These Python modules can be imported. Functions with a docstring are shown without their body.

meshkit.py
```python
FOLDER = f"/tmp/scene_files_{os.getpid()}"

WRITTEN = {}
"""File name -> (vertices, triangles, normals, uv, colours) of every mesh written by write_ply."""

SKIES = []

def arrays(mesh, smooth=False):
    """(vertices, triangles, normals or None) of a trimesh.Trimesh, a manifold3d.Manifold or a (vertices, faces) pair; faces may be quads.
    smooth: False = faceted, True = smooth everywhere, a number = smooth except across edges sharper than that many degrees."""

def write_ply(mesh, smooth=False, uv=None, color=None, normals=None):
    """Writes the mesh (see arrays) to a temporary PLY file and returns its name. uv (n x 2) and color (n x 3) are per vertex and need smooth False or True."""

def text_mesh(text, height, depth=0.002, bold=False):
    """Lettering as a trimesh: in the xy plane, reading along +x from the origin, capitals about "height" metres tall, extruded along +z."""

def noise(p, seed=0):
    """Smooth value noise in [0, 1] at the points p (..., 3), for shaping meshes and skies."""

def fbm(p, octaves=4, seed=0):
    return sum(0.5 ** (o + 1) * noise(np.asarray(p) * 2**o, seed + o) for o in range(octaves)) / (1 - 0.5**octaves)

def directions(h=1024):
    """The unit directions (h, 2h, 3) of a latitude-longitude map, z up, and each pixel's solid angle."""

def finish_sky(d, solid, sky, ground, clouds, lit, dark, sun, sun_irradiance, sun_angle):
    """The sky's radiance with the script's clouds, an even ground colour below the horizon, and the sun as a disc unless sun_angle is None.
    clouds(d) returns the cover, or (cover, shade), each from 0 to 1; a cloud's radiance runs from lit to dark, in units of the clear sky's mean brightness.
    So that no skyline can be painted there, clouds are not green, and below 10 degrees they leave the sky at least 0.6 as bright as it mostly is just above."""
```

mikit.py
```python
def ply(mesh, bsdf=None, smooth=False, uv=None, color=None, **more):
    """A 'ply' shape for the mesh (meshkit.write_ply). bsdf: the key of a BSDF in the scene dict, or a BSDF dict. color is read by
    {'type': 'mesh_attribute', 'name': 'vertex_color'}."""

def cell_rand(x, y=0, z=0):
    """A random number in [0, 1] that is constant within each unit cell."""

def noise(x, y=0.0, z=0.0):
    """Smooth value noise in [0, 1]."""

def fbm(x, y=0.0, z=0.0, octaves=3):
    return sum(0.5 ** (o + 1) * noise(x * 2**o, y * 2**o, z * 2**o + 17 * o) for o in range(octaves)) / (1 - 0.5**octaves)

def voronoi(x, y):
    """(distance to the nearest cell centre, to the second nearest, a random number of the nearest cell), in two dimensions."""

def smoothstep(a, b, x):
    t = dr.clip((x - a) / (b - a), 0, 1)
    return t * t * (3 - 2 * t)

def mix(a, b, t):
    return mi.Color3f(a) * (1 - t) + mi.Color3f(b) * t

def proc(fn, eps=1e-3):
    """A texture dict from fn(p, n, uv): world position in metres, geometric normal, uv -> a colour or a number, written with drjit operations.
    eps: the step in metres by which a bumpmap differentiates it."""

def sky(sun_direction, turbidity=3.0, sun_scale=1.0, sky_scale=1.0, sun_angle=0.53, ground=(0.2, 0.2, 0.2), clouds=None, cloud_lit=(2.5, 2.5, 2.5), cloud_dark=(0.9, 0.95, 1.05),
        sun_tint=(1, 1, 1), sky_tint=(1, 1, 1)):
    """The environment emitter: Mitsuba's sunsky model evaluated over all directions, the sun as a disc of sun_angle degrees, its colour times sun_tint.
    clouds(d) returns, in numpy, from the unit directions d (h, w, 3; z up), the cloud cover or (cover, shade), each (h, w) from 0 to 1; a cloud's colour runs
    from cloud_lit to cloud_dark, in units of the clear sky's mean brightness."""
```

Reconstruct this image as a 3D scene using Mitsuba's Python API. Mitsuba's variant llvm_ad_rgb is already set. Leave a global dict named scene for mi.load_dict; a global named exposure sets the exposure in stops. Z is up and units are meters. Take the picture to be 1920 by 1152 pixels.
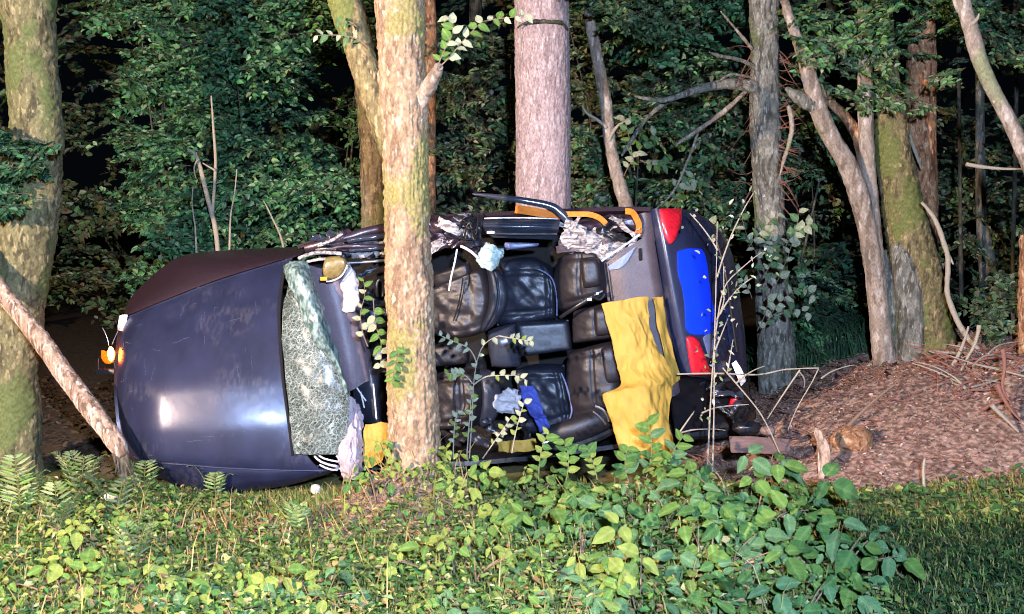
import math, numpy as np, trimesh, mitsuba as mi, drjit as dr, mikit, meshkit
from scipy.interpolate import PchipInterpolator
T = mi.ScalarTransform4f
rng = np.random.default_rng(7)
scene, labels = {}, {}

# ------------------------------------------------------------------ camera, sky, lamps, exposure
CAM = np.array([0.0, -8.0, 1.6]); FPX = 2318.0; PITCH = math.atan(139 / FPX)
FW = np.array([0, math.cos(PITCH), -math.sin(PITCH)]); UP = np.array([0, math.sin(PITCH), math.cos(PITCH)])
scene['camera'] = {'type': 'perspective', 'fov': 45.0, 'fov_axis': 'x', 'near_clip': 0.05, 'far_clip': 400.0,
                   'to_world': T().look_at(origin=CAM.tolist(), target=(CAM + FW).tolist(), up=[0, 0, 1])}
scene['night_sky'] = {**mikit.sky((0.3, -0.5, 0.25), turbidity=3, sun_scale=0.0, sky_scale=0.0035, sky_tint=(0.75, 0.9, 1.25)), 'sampling_weight': 0.4}
exposure = 1.6
LAMPS = [  # key, position, aimed at, colour (radiance), disc radius
    ('floodlight', (-5.0, -8.2, 2.7), (0.0, 0.5, 0.9), (8000, 6000, 4600), 0.095),
    ('floodlight_001', (0.4, -8.9, 2.3), (0.5, 1.0, 1.2), (2650, 3550, 5500), 0.095),
]


def P(px, py, y):
    """The point at depth y that the photograph's pixel (px, py) looks at."""
    d = np.array([(px - 960) / FPX, 0, 0]) + FW + UP * (576 - py) / FPX
    return CAM + d * ((y + 8) / d[1])


def PP(pts):
    return np.array([P(*p) for p in pts])


def proj(p):
    q = np.asarray(p, float) - CAM
    w = q @ FW
    return 960 + q[..., 0] / w * FPX, 576 - (q @ UP) / w * FPX


# ------------------------------------------------------------------ scene dict helpers
def numbered(key):
    if key not in USED:
        USED.add(key)
        return key
    k = 1
    while f'{key}_{k:03d}' in USED:
        k += 1
    USED.add(f'{key}_{k:03d}')
    return f'{key}_{k:03d}'


USED = set()


def thing(name, label, cat, group=None):
    key = numbered(name)
    labels[key] = {'label': label, 'category': cat}
    if group:
        labels[key]['group'] = group
    return key


def put(key, mesh, bsdf, smooth=40, color=None, uv=None, **more):
    if (color is not None or uv is not None) and smooth not in (True, False):
        smooth = True
    scene[key] = mikit.ply(mesh, bsdf, smooth=smooth, color=color, uv=uv, **more)
    return key


def part(parent, name, mesh, bsdf, smooth=40, label=None, color=None, stuff=False, **more):
    key = numbered(parent + '__' + name)
    put(key, mesh, bsdf, smooth, color, **more)
    if label or stuff:
        labels[key] = {}
        if label:
            labels[key]['label'] = label
        if stuff:
            labels[key]['kind'] = 'stuff'
    return key


def solo(name, mesh, bsdf, label, cat, smooth=40, group=None, **more):
    key = thing(name, label, cat, group)
    return put(key, mesh, bsdf, smooth, **more)


def cat(ms):
    ms = [m for m in ms if m is not None]
    vs, fs, n = [], [], 0
    for v, f in ms:
        vs.append(v); fs.append(np.asarray(f) + n); n += len(v)
    return np.vstack(vs), np.vstack(fs)


# ------------------------------------------------------------------ mesh helpers
def interp(G, nu, nv):
    G = np.asarray(G, float)
    for ax, n in ((0, nu), (1, nv)):
        m = G.shape[ax]
        s = np.linspace(0, m - 1, n)
        if m == 2:
            a, b = np.take(G, 0, ax), np.take(G, 1, ax)
            w = s.reshape((-1, 1, 1) if ax == 0 else (1, -1, 1))
            G = np.expand_dims(a, ax) * (1 - w) + np.expand_dims(b, ax) * w
        else:
            G = PchipInterpolator(np.arange(m), G, axis=ax)(s)
    return G


def gnormals(V):
    a, b = np.gradient(V, axis=0), np.gradient(V, axis=1)
    n = np.cross(a, b)
    n /= np.maximum(np.linalg.norm(n, axis=-1, keepdims=True), 1e-9)
    if n[..., 1].mean() > 0:
        n = -n
    return n


def shell(F, B):
    """A closed solid between the front grid F and the back grid B."""
    nu, nv = F.shape[:2]
    i = np.arange(nu * nv).reshape(nu, nv)
    q = np.stack([i[:-1, :-1], i[1:, :-1], i[1:, 1:], i[:-1, 1:]], -1).reshape(-1, 4)
    N = nu * nv
    ring = np.concatenate([i[0, :-1], i[:-1, -1], i[-1, :0:-1], i[:0:-1, 0]])
    nx = np.roll(ring, -1)
    side = np.stack([ring, nx, nx + N, ring + N], -1)
    f = np.vstack([q, q[:, ::-1] + N, side])
    v = np.vstack([F.reshape(-1, 3), B.reshape(-1, 3)])
    a = np.cross(v[f[0, 1]] - v[f[0, 0]], v[f[0, 2]] - v[f[0, 0]])
    f = np.vstack([f[:, [0, 1, 2]], f[:, [0, 2, 3]]])
    # outward orientation
    m = trimesh.Trimesh(v, f, process=False)
    if m.volume < 0:
        f = f[:, ::-1]
    return v, f


def PG(rows):
    return np.array([[P(*p) for p in r] for r in rows])


def sheet(rows, nu=24, nv=24, thick=0.004, wrinkle=None, raw=False):
    V = interp(rows if raw else PG(rows), nu, nv)
    n = gnormals(V)
    if wrinkle:
        amp, sc, seed = wrinkle[:3]
        sc = np.asarray(sc, float) * np.ones(3)
        w = meshkit.fbm(V * sc, 3, seed) - 0.5
        if len(wrinkle) > 3:
            w = w * .5 - 1.3 * np.abs(meshkit.fbm(V * sc * 1.5 + 3, 3, seed + 2) - 0.5)
        V = V + n * (w * amp)[..., None]
        V = V + (amp * 0.5) * (np.stack([meshkit.fbm(V * sc + k * 7.7, 2, seed + 5 + k) for k in range(3)], -1) - 0.5)
        n = gnormals(V)
    return shell(V, V - n * thick)


def pad(rows, thick=0.06, back=0.05, nu=28, nv=28, gu=(), gv=(), rnd=0.35, wr=0.006, seed=1, power=4):
    """A stuffed cushion over the quad grid; gu, gv: seam lines in -1..1."""
    u, v = np.meshgrid(np.linspace(-1, 1, nu), np.linspace(-1, 1, nv), indexing='ij')
    us, vs = u * np.sqrt(1 - rnd * v * v / 2), v * np.sqrt(1 - rnd * u * u / 2)
    C = PG(rows)
    D = interp(C, 41, 41)
    from scipy.ndimage import map_coordinates
    V = np.stack([map_coordinates(D[..., k], [(us + 1) * 20, (vs + 1) * 20], order=1, mode='nearest') for k in range(3)], -1)
    n = gnormals(D).reshape(-1, 3).mean(0); n /= np.linalg.norm(n)
    prof = ((1 - np.abs(u) ** power) * (1 - np.abs(v) ** power)).clip(0) ** 0.4
    for g in gu:
        prof = prof - 0.22 * np.exp(-((u - g) / 0.05) ** 2)
    for g in gv:
        prof = prof - 0.22 * np.exp(-((v - g) / 0.05) ** 2)
    prof = prof + wr / thick * (meshkit.fbm(V * 14, 3, seed) - 0.5) * 2
    edge = (np.abs(u) > 0.999) | (np.abs(v) > 0.999)
    F = V + n * (thick * np.where(edge, 0, prof))[..., None]
    return shell(F, V - n * back * np.where(edge, 0.35, 1.0)[..., None])


def frames(p):
    t = np.gradient(p, axis=0)
    t /= np.maximum(np.linalg.norm(t, axis=1, keepdims=True), 1e-9)
    n = np.cross(t[0], [0, 1, 0.01]); n /= np.linalg.norm(n)
    N = []
    for k in range(len(p)):
        n = n - t[k] * (n @ t[k]); n /= np.linalg.norm(n)
        N.append(n)
    N = np.array(N)
    return t, N, np.cross(t, N)


def spline(pts, n):
    pts = np.asarray(pts, float)
    if len(pts) == 2:
        return pts[0] + (pts[1] - pts[0]) * np.linspace(0, 1, n)[:, None]
    d = np.concatenate([[0], np.cumsum(np.linalg.norm(np.diff(pts[:, :3], axis=0), axis=1))])
    return PchipInterpolator(d, pts, axis=0)(np.linspace(0, d[-1], n))


def tube(pts, rad, sides=8, n=None, flat=(1, 1), rough=0.0, rs=20.0, seed=0, ridge=0.0, caps=True, lump=0.0):
    pts = np.asarray(pts, float)
    rad = np.broadcast_to(np.asarray(rad, float), (len(pts),))
    if n is None:
        n = max(2, len(pts) * 3) if len(pts) > 2 else 2
    c = spline(np.hstack([pts, rad[:, None]]), n)
    p, r = c[:, :3], c[:, 3]
    t, N, B = frames(p)
    a = np.arange(sides) * 2 * math.pi / sides
    dirs = N[:, None] * np.cos(a)[:, None] * flat[0] + B[:, None] * np.sin(a)[:, None] * flat[1]
    R = np.repeat(r[:, None], sides, 1)
    q = p[:, None] + dirs * R[..., None]
    if rough or ridge or lump:
        d = 0
        if lump:
            d = d + lump * (meshkit.fbm(q * 3.1, 3, seed + 3) - 0.5) * 2
        if rough:
            d = d + rough * (meshkit.fbm(q * rs, 4, seed) - 0.5) * 2
        if ridge:
            d = d + ridge * (np.abs(meshkit.fbm(q * [rs * 1.6, rs * 1.6, rs * 0.16], 3, seed + 9) - 0.5) * -4 + 0.5)
        q = q + dirs * d[..., None]
    v = q.reshape(-1, 3)
    i = np.arange(n * sides).reshape(n, sides)
    j = np.roll(i, -1, 1)
    f = np.stack([i[:-1], j[:-1], j[1:], i[1:]], -1).reshape(-1, 4)
    f = np.vstack([f[:, [0, 1, 2]], f[:, [0, 2, 3]]])
    if caps:
        v = np.vstack([v, p[:1], p[-1:]])
        k = len(v)
        f = np.vstack([f, np.stack([j[0], i[0], np.full(sides, k - 2)], -1), np.stack([i[-1], j[-1], np.full(sides, k - 1)], -1)])
    return v, f


def ptube(pts, rad, **k):
    return tube(PP(pts), rad, **k)


def box(c, s, R=None, bevel=0.15):
    m = trimesh.creation.box(extents=s)
    m = trimesh.Trimesh(*trimesh.remesh.subdivide(m.vertices, m.faces))
    v = np.array(m.vertices)
    b = bevel * min(s)
    h = np.array(s) / 2
    corner = np.isclose(np.abs(v), h).sum(1)
    v = v * np.where(corner[:, None] >= 2, 1 - b / np.array(s), 1)
    if R is not None:
        v = v @ R.T
    return v + np.asarray(c), np.array(m.faces)


def unit(v):
    v = np.asarray(v, float)
    return v / np.maximum(np.linalg.norm(v, axis=-1, keepdims=True), 1e-9)


# leaves in bulk: 6 vertices, 4 triangles, folded along the midrib
def leafbulk(pos, d, nrm, L, W, fold=0.25):
    n = len(pos)
    d = unit(d)
    s = unit(np.cross(d, nrm)); nn = np.cross(s, d)
    L = np.broadcast_to(L, (n,))[:, None]; W = np.broadcast_to(W, (n,))[:, None]
    p = lambda a, b, c: pos + d * L * a + s * W * b + nn * W * c
    v = np.stack([p(0, 0, 0), p(.32, .5, fold), p(.72, .34, fold * .6), p(1, 0, -fold * .5), p(.72, -.34, fold * .6), p(.32, -.5, fold)], 1)
    f = np.array([[0, 3, 1], [1, 3, 2], [0, 5, 3], [5, 4, 3]])
    return v.reshape(-1, 3), (f[None] + np.arange(n)[:, None, None] * 6).reshape(-1, 3)


def tints(n, base, var=0.35, per=6, r=None):
    r = r or rng
    base = np.asarray(base, float)
    base = base[r.integers(0, len(base), n)] if base.ndim == 2 else np.tile(base, (n, 1))
    c = base * (1 + var * (r.random((n, 1)) * 2 - 1)) * (1 + 0.15 * (r.random((n, 3)) * 2 - 1))
    return np.repeat(c.clip(0.002, 0.95), per, 0)


# ------------------------------------------------------------------ materials
def rgb(*c):
    return {'type': 'rgb', 'value': list(c)}


def prin(name, c, rough=0.5, **k):
    scene[name] = {'type': 'twosided', 'b': {'type': 'principled', 'base_color': c if isinstance(c, dict) else rgb(*c), 'roughness': rough, **k}}
    return name


N_, F_, S_, M_ = mikit.noise, mikit.fbm, mikit.smoothstep, mikit.mix


def bark(name, dark, mid, light, moss, amount, sc=1.0, vert=7.0, low=None):
    def col(p, n, uv):
        w = N_(p.x * 9, p.y * 9, p.z * 5) * 1.6
        a = F_(p.x * 38 * sc + w, p.y * 38 * sc, p.z * vert * sc + w, 3)
        c = M_(dark, mid, S_(0.34, 0.50, a) * (0.55 + 0.45 * S_(0.04, 0.14, dr.abs(F_(p.x * 24 * sc + w, p.y * 24 * sc, p.z * vert * .7 * sc, 2) - 0.5))))
        c = M_(c, light, S_(0.55, 0.78, F_(p.x * 60 * sc + 3, p.y * 60 * sc, p.z * vert * 2.2 * sc, 2)))
        blot = F_(p.x * 5.0 + 11, p.y * 5.0, p.z * 2.2, 3)
        c = M_(c, moss, S_(0.62 - amount, 0.75 - amount, blot + 0.25 * (F_(p.x * 45, p.y * 45, p.z * 45, 2) - 0.5)))
        return c * (0.55 + 0.9 * F_(p.x * 110, p.y * 110, p.z * 55, 2))
    prin(name, mikit.proc(col), 0.85, specular=0.25)


bark('bark_moss', (.06, .055, .03), (.15, .14, .07), (.25, .22, .12), (.10, .125, .045), 0.13)
bark('bark_front', (.18, .115, .07), (.32, .215, .13), (.40, .31, .21), (.23, .195, .07), 0.15)
bark('bark_tan', (.10, .075, .045), (.22, .17, .10), (.30, .24, .15), (.14, .14, .05), 0.02)
bark('bark_pink', (.28, .20, .19), (.44, .33, .315), (.55, .45, .43), (.3, .26, .24), -0.2, sc=1.3, vert=5.0)
bark('bark_grey', (.07, .065, .05), (.19, .18, .145), (.30, .28, .23), (.10, .12, .05), 0.0)
bark('bark_smooth', (.17, .125, .09), (.33, .26, .20), (.45, .38, .31), (.22, .22, .12), -0.02, sc=0.6)
bark('bark_moss_yellow', (.08, .06, .03), (.20, .16, .07), (.34, .24, .12), (.13, .14, .04), 0.10)
bark('bark_orange', (.14, .06, .03), (.36, .18, .085), (.48, .30, .18), (.18, .15, .06), -0.04)
bark('bark_dark', (.03, .028, .022), (.08, .07, .05), (.13, .12, .09), (.05, .06, .03), 0.0)
bark('wood_split', (.14, .09, .06), (.38, .27, .2), (.55, .45, .38), (.3, .26, .22), -0.1, sc=1.2, vert=3)
prin('twig_pale', (.34, .29, .215), 0.8, specular=.2)
prin('twig_brown', (.20, .13, .09), 0.85, specular=.2)
prin('twig_red', (.25, .11, .08), 0.85, specular=.2)
prin('twig_green', (.16, .17, .06), 0.7)

scene['leaf'] = {'type': 'principledthin', 'base_color': {'type': 'mesh_attribute', 'name': 'vertex_color'}, 'roughness': 0.5, 'spec_trans': 0.0, 'diff_trans': 0.45, 'eta': 1.4}


def leafmat(name, c, vein):
    def col(p, n, uv):
        m = dr.abs(uv.x)
        rib = dr.exp(-dr.square(m / 0.05))
        side = dr.exp(-dr.square((dr.abs((uv.y * 7 - m * 5) - dr.floor(uv.y * 7 - m * 5) - 0.5)) / 0.09)) * 0.5
        k = 0.7 + 0.6 * F_(p.x * 25, p.y * 25, p.z * 25, 2)
        return M_(c, vein, dr.minimum(rib + side, 1) * 0.45) * k
    scene[name] = {'type': 'principledthin', 'base_color': mikit.proc(col), 'roughness': 0.42, 'diff_trans': 0.4, 'eta': 1.45}
    return name


LEAFM = [leafmat('leaf_green', (.10, .19, .042), (.24, .34, .11)), leafmat('leaf_deep', (.06, .145, .045), (.17, .27, .09)),
         leafmat('leaf_yellow', (.19, .25, .055), (.32, .36, .12)), leafmat('leaf_bluish', (.09, .18, .075), (.22, .32, .16)),
         leafmat('leaf_pale', (.33, .36, .22), (.48, .5, .34)), leafmat('leaf_dead', (.28, .17, .09), (.36, .25, .14))]


def ground_col(p, n, uv):
    f1, f2 = F_(p.x * 3, p.y * 3, 1, 3), F_(p.x * 40, p.y * 40, p.z * 40, 3)
    grass = M_((.06, .065, .022), (.16, .13, .055), S_(.35, .65, f1))
    soil = M_((.18, .105, .075), (.37, .235, .175), S_(.3, .7, f2))
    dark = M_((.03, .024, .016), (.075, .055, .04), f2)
    onm = S_(1.0, 1.7, p.x + 0.5 * (f1 - .5)) * S_(-1.15, -0.75, p.y + 0.35 * (f1 - .5)) * S_(3.6, 2.2, p.y)
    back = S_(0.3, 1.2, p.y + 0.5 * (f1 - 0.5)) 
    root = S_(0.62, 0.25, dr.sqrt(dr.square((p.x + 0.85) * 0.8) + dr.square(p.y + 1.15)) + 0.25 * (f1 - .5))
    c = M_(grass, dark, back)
    c = M_(c, soil, dr.maximum(onm, root * 0.8))
    return c * (0.5 + f2)


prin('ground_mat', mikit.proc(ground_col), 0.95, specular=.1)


def paint_col(p, n, uv):
    k = F_(p.x * 9, p.y * 9, p.z * 3, 3)
    return M_(mi.Color3f(.019, .023, .056) * (0.6 + 0.8 * k), (.15, .14, .15), 0.22 * S_(.50, .72, F_(p.x * 5 + 7, p.y * 5, p.z * 5, 4)) * S_(.35, .7, F_(p.x * 70, p.y * 20, p.z * 20, 2)))


def paint_rough(p, n, uv):
    return 0.24 + 0.20 * F_(p.x * 7, p.y * 7, p.z * 5, 3)


scene['paint'] = {'type': 'twosided', 'b': {'type': 'bumpmap', 'arbitrary': mikit.proc(lambda p, n, uv: F_(p.x * 13, p.y * 13, p.z * 11, 3), eps=.004), 'scale': .0011,
                  'nested': {'type': 'principled', 'base_color': mikit.proc(paint_col), 'metallic': 0.15, 'roughness': mikit.proc(paint_rough), 'specular': .16, 'clearcoat': 1.0, 'clearcoat_gloss': 0.8}}}
scene['paint_red'] = {'type': 'twosided', 'b': {'type': 'principled', 'base_color': rgb(.040, .023, .032), 'metallic': 0.35, 'roughness': 0.34, 'clearcoat': 0.6, 'clearcoat_gloss': .9}}


def seat_col(a, b):
    return lambda p, n, uv: M_(a, b, F_(p.x * 12, p.y * 12, p.z * 12, 3)) * (0.8 + 0.4 * N_(p.x * 180, p.y * 180, p.z * 180))


prin('leather_brown', mikit.proc(seat_col((.009, .008, .010), (.022, .0175, .0205))), 0.46, specular=.45)
prin('leather_navy', mikit.proc(seat_col((.009, .011, .018), (.021, .024, .038))), 0.42, specular=.5)
prin('trim_mauve', mikit.proc(seat_col((.058, .043, .050), (.098, .073, .082))), 0.5, specular=.4)
prin('dash_plastic', mikit.proc(seat_col((.14, .105, .125), (.20, .155, .175))), 0.48, specular=.45)
prin('black_plastic', (.012, .012, .015), 0.35, specular=.5)
prin('black_matte', (.012, .011, .011), 0.8, specular=.2)
prin('dark_gloss', (.03, .034, .05), 0.18, specular=.6)
prin('metal_bare', (.5, .48, .46), 0.35, metallic=0.9)
prin('rubber', (.018, .018, .019), 0.75)


def glass_col(p, n, uv):
    wob = F_(p.x * 20, p.y * 20, p.z * 20, 2)
    a, b, r = mikit.voronoi(p.x * 38 + p.y * 17 + wob * 2, p.z * 32 + p.y * 12 + wob * 2)
    a2, b2, r2 = mikit.voronoi(p.x * 95 + p.y * 45 + wob * 4, p.z * 85 + p.y * 30)
    line = dr.maximum(S_(.15, .03, b - a), 0.75 * S_(.16, .03, b2 - a2))
    c = M_((.02, .028, .025), (.085, .105, .095), r2)
    c = M_(c, (.30, .36, .33), line)
    big = F_(p.x * 7, p.y * 7, p.z * 3, 3)
    return c * (0.35 + 1.2 * big)


prin('crazed_glass', mikit.proc(glass_col), 0.3, specular=.6)
prin('glass_edge', mikit.proc(lambda p, n, uv: M_((.05, .085, .078), (.23, .31, .285), S_(.3, .7, F_(p.x * 70, p.y * 70, p.z * 25, 3)))), 0.3, specular=.6)
prin('pale_green_film', mikit.proc(lambda p, n, uv: M_((.26, .37, .34), (.46, .55, .52), F_(p.x * 60, p.y * 60, p.z * 40, 3))), 0.4)


def cloth(name, a, b, sc=30):
    prin(name, mikit.proc(lambda p, n, uv: M_(a, b, F_(p.x * sc, p.y * sc, p.z * sc, 3))), 0.75, sheen=.3)


cloth('cloth_yellow', (.36, .215, .026), (.50, .315, .06), 9)
cloth('cloth_white', (.38, .36, .38), (.58, .55, .57))
cloth('cloth_pink', (.34, .27, .30), (.48, .40, .43), 14)
cloth('cloth_blue', (.03, .045, .25), (.06, .09, .40), 20)
cloth('strap_orange', (.58, .14, .012), (.78, .23, .02), 50)
prin('liner_shred', mikit.proc(lambda p, n, uv: M_((.12, .10, .095), (.50, .46, .44), S_(.25, .72, F_(p.x * 42 + 20 * F_(p.x * 9, p.y * 9, p.z * 9, 2), p.y * 42, p.z * 80, 3)))), 0.8)
prin('amber_mirror', mikit.proc(lambda p, n, uv: M_((.09, .065, .02), (.30, .22, .08), F_(p.x * 45, p.y * 45, p.z * 45, 3))), 0.3)


def lens_col(p, n, uv):
    g = dr.maximum(dr.abs(dr.sin(p.x * 420 + p.z * 60)), dr.abs(dr.sin(p.z * 380 - p.x * 90))) * (.6 + .6 * F_(p.x * 30, p.y * 30, p.z * 30, 2))
    return M_((.22, .003, .008), (.80, .012, .03), S_(.4, .9, g))


prin('lens_red', mikit.proc(lens_col), 0.12, specular=.7, clearcoat=1.0)
prin('plate_blue', (.006, .045, .80), 0.45, specular=.2)
prin('panel_grey', (.13, .15, .26), 0.4)
prin('white_plastic', (.7, .68, .68), 0.4)
prin('stone_pale', mikit.proc(lambda p, n, uv: M_((.4, .36, .3), (.7, .66, .58), F_(p.x * 60, p.y * 60, p.z * 60, 3))), 0.8)
prin('board_brown', mikit.proc(lambda p, n, uv: M_((.12, .07, .06), (.26, .17, .15), F_(p.x * 12, p.y * 60, p.z * 60, 3))), 0.7)

# ------------------------------------------------------------------ ground
def height(x, y):
    x, y = np.asarray(x, float), np.asarray(y, float)
    p = np.stack([x, y, 0 * x], -1)
    sm = lambda a, b, t: (lambda s: s * s * (3 - 2 * s))(np.clip((t - a) / (b - a), 0, 1))
    h = -0.06 + 0.10 * (meshkit.fbm(p * 1.3, 3, 4) - .5) + 0.035 * (meshkit.fbm(p * 9, 3, 8) - .5)
    m = sm(1.2, 2.2, x - 0.1 * y) * sm(-0.95, 1.0, y) * (0.34 + 0.46 * sm(1.6, 4.0, x))
    m = m * (1 - 0.7 * sm(2.6, 6.0, y))
    h = h + m * (1 + 0.25 * (meshkit.fbm(p * 2.6, 3, 12) - .5))
    h = h + 0.36 * np.exp(-(((x + 0.52) / 0.42) ** 2 + ((y + 1.1) / 0.38) ** 2)) + 0.10 * np.exp(-(((x + 1.0) / 0.45) ** 2 + ((y + 1.4) / 0.3) ** 2))
    h = h + 0.16 * sm(-0.3, 0.9, x) * np.exp(-((y + 1.5) / 0.8) ** 2) * sm(2.2, 1.2, x)
    h = h - 0.07 * np.exp(-((x + 1.85) / .75) ** 2 - ((y + .1) / .45) ** 2)
    far = np.maximum(np.abs(x) - 6, 0) + np.maximum(y - 6, 0)
    return h + 0.02 * far * meshkit.fbm(p * 0.2, 2, 3)


def on_ground(px, py):
    """where the pixel's ray meets the ground"""
    d = (P(px, py, 0) - CAM); d /= np.linalg.norm(d)
    p = CAM + d * np.arange(3.5, 15.5, .03)[:, None]
    return p[np.argmax(p[:, 2] < height(p[:, 0], p[:, 1]))]


def axis(a, b, step, lo, hi, grow=1.25):
    core = list(np.arange(a, b + 1e-6, step))
    s, v = step, b
    while v < hi:
        s *= grow; v += s; core.append(v)
    s, v = step, a
    while v > lo:
        s *= grow; v -= s; core.insert(0, v)
    return np.array(core)


gx, gy = np.meshgrid(axis(-4.6, 5.2, .045, -120, 120), axis(-4.2, 5.0, .045, -40, 160), indexing='ij')
gi = np.arange(gx.size).reshape(gx.shape)
gq = np.stack([gi[:-1, :-1], gi[1:, :-1], gi[1:, 1:], gi[:-1, 1:]], -1).reshape(-1, 4)
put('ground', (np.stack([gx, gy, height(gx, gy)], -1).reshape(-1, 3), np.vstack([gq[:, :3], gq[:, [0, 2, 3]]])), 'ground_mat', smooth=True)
labels['ground'] = {'label': 'forest floor of grass, litter and bare reddish soil under the wreck', 'category': 'ground', 'kind': 'structure'}

# ------------------------------------------------------------------ the two work lamps that light the place
for key, pos, aim, L, r in LAMPS:
    pos = np.array(pos); f = unit(np.array(aim) - pos)
    s = unit(np.cross(f, [0, 0, 1])); u = np.cross(s, f)
    R = np.stack([s, u, f], 1)
    k = thing('floodlight', 'work lamp on a mast lighting the crash site from the left' if key == 'floodlight' else 'work lamp on a mast lighting the crash site from behind the camera', 'floodlight')
    part(k, 'housing', box(pos - f * .13, (.5, .42, .2), R), 'black_plastic', smooth=False)
    part(k, 'mast', tube([pos - f * .15, pos - f * .15 + [0, 0, -.3], (pos - f * .15) * [1, 1, 0] + [0, 0, -.3]], .03, sides=10), 'metal_bare')
    kk = numbered(k + '__lens')
    scene[kk] = {'type': 'disk', 'to_world': T(np.vstack([np.hstack([R @ np.diag([r, r, 1]), pos[:, None]]), [0, 0, 0, 1]])),
                 'emitter': {'type': 'area', 'radiance': rgb(*L)}, 'bsdf': {'type': 'diffuse', 'reflectance': rgb(.5, .5, .5)}}

# ------------------------------------------------------------------ the wrecked car, on its left side, roof towards the camera
car = thing('wrecked_car', 'dark metallic car lying on its side with the roof cut away', 'car')


def hood_y(a, s):
    """depth of the bonnet: a = 0 at the nose .. 1 at the windscreen, s = -1 top edge .. 1 bottom edge"""
    a = np.asarray(a, float)
    base = np.interp(a, [0, .07, .25, .55, .78, 1], [.10, -.15, -.245, -.225, -.187, -.14])
    return base + 0.18 * s * s + 0.02 * s ** 4 - 0.225 * s


A5 = [0, .07, .25, .55, .78, 1]
hrows = [
    [(232, 598), (250, 590), (305, 567), (400, 530), (475, 506), (548, 484)],
    [(225, 632), (245, 628), (305, 612), (400, 586), (470, 566), (527, 545)],
    [(221, 680), (243, 679), (305, 672), (400, 657), (465, 645), (523, 625)],
    [(220, 745), (243, 745), (305, 743), (400, 737), (470, 731), (532, 722)],
    [(227, 805), (250, 809), (310, 812), (400, 813), (480, 809), (548, 803)],
    [(238, 836), (262, 845), (315, 852), (405, 856), (490, 856), (575, 853)],
    [(250, 855), (275, 862), (322, 869), (410, 876), (500, 880), (602, 882)]]
SV = [-1, -.72, -.36, .1, .5, .8, 1]
hgrid = [[(x, y, float(hood_y(a, s))) for (x, y), a in zip(r, A5)] for r, s in zip(hrows, SV)]
HOODV = interp(PG(hgrid), 90, 90)
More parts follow.
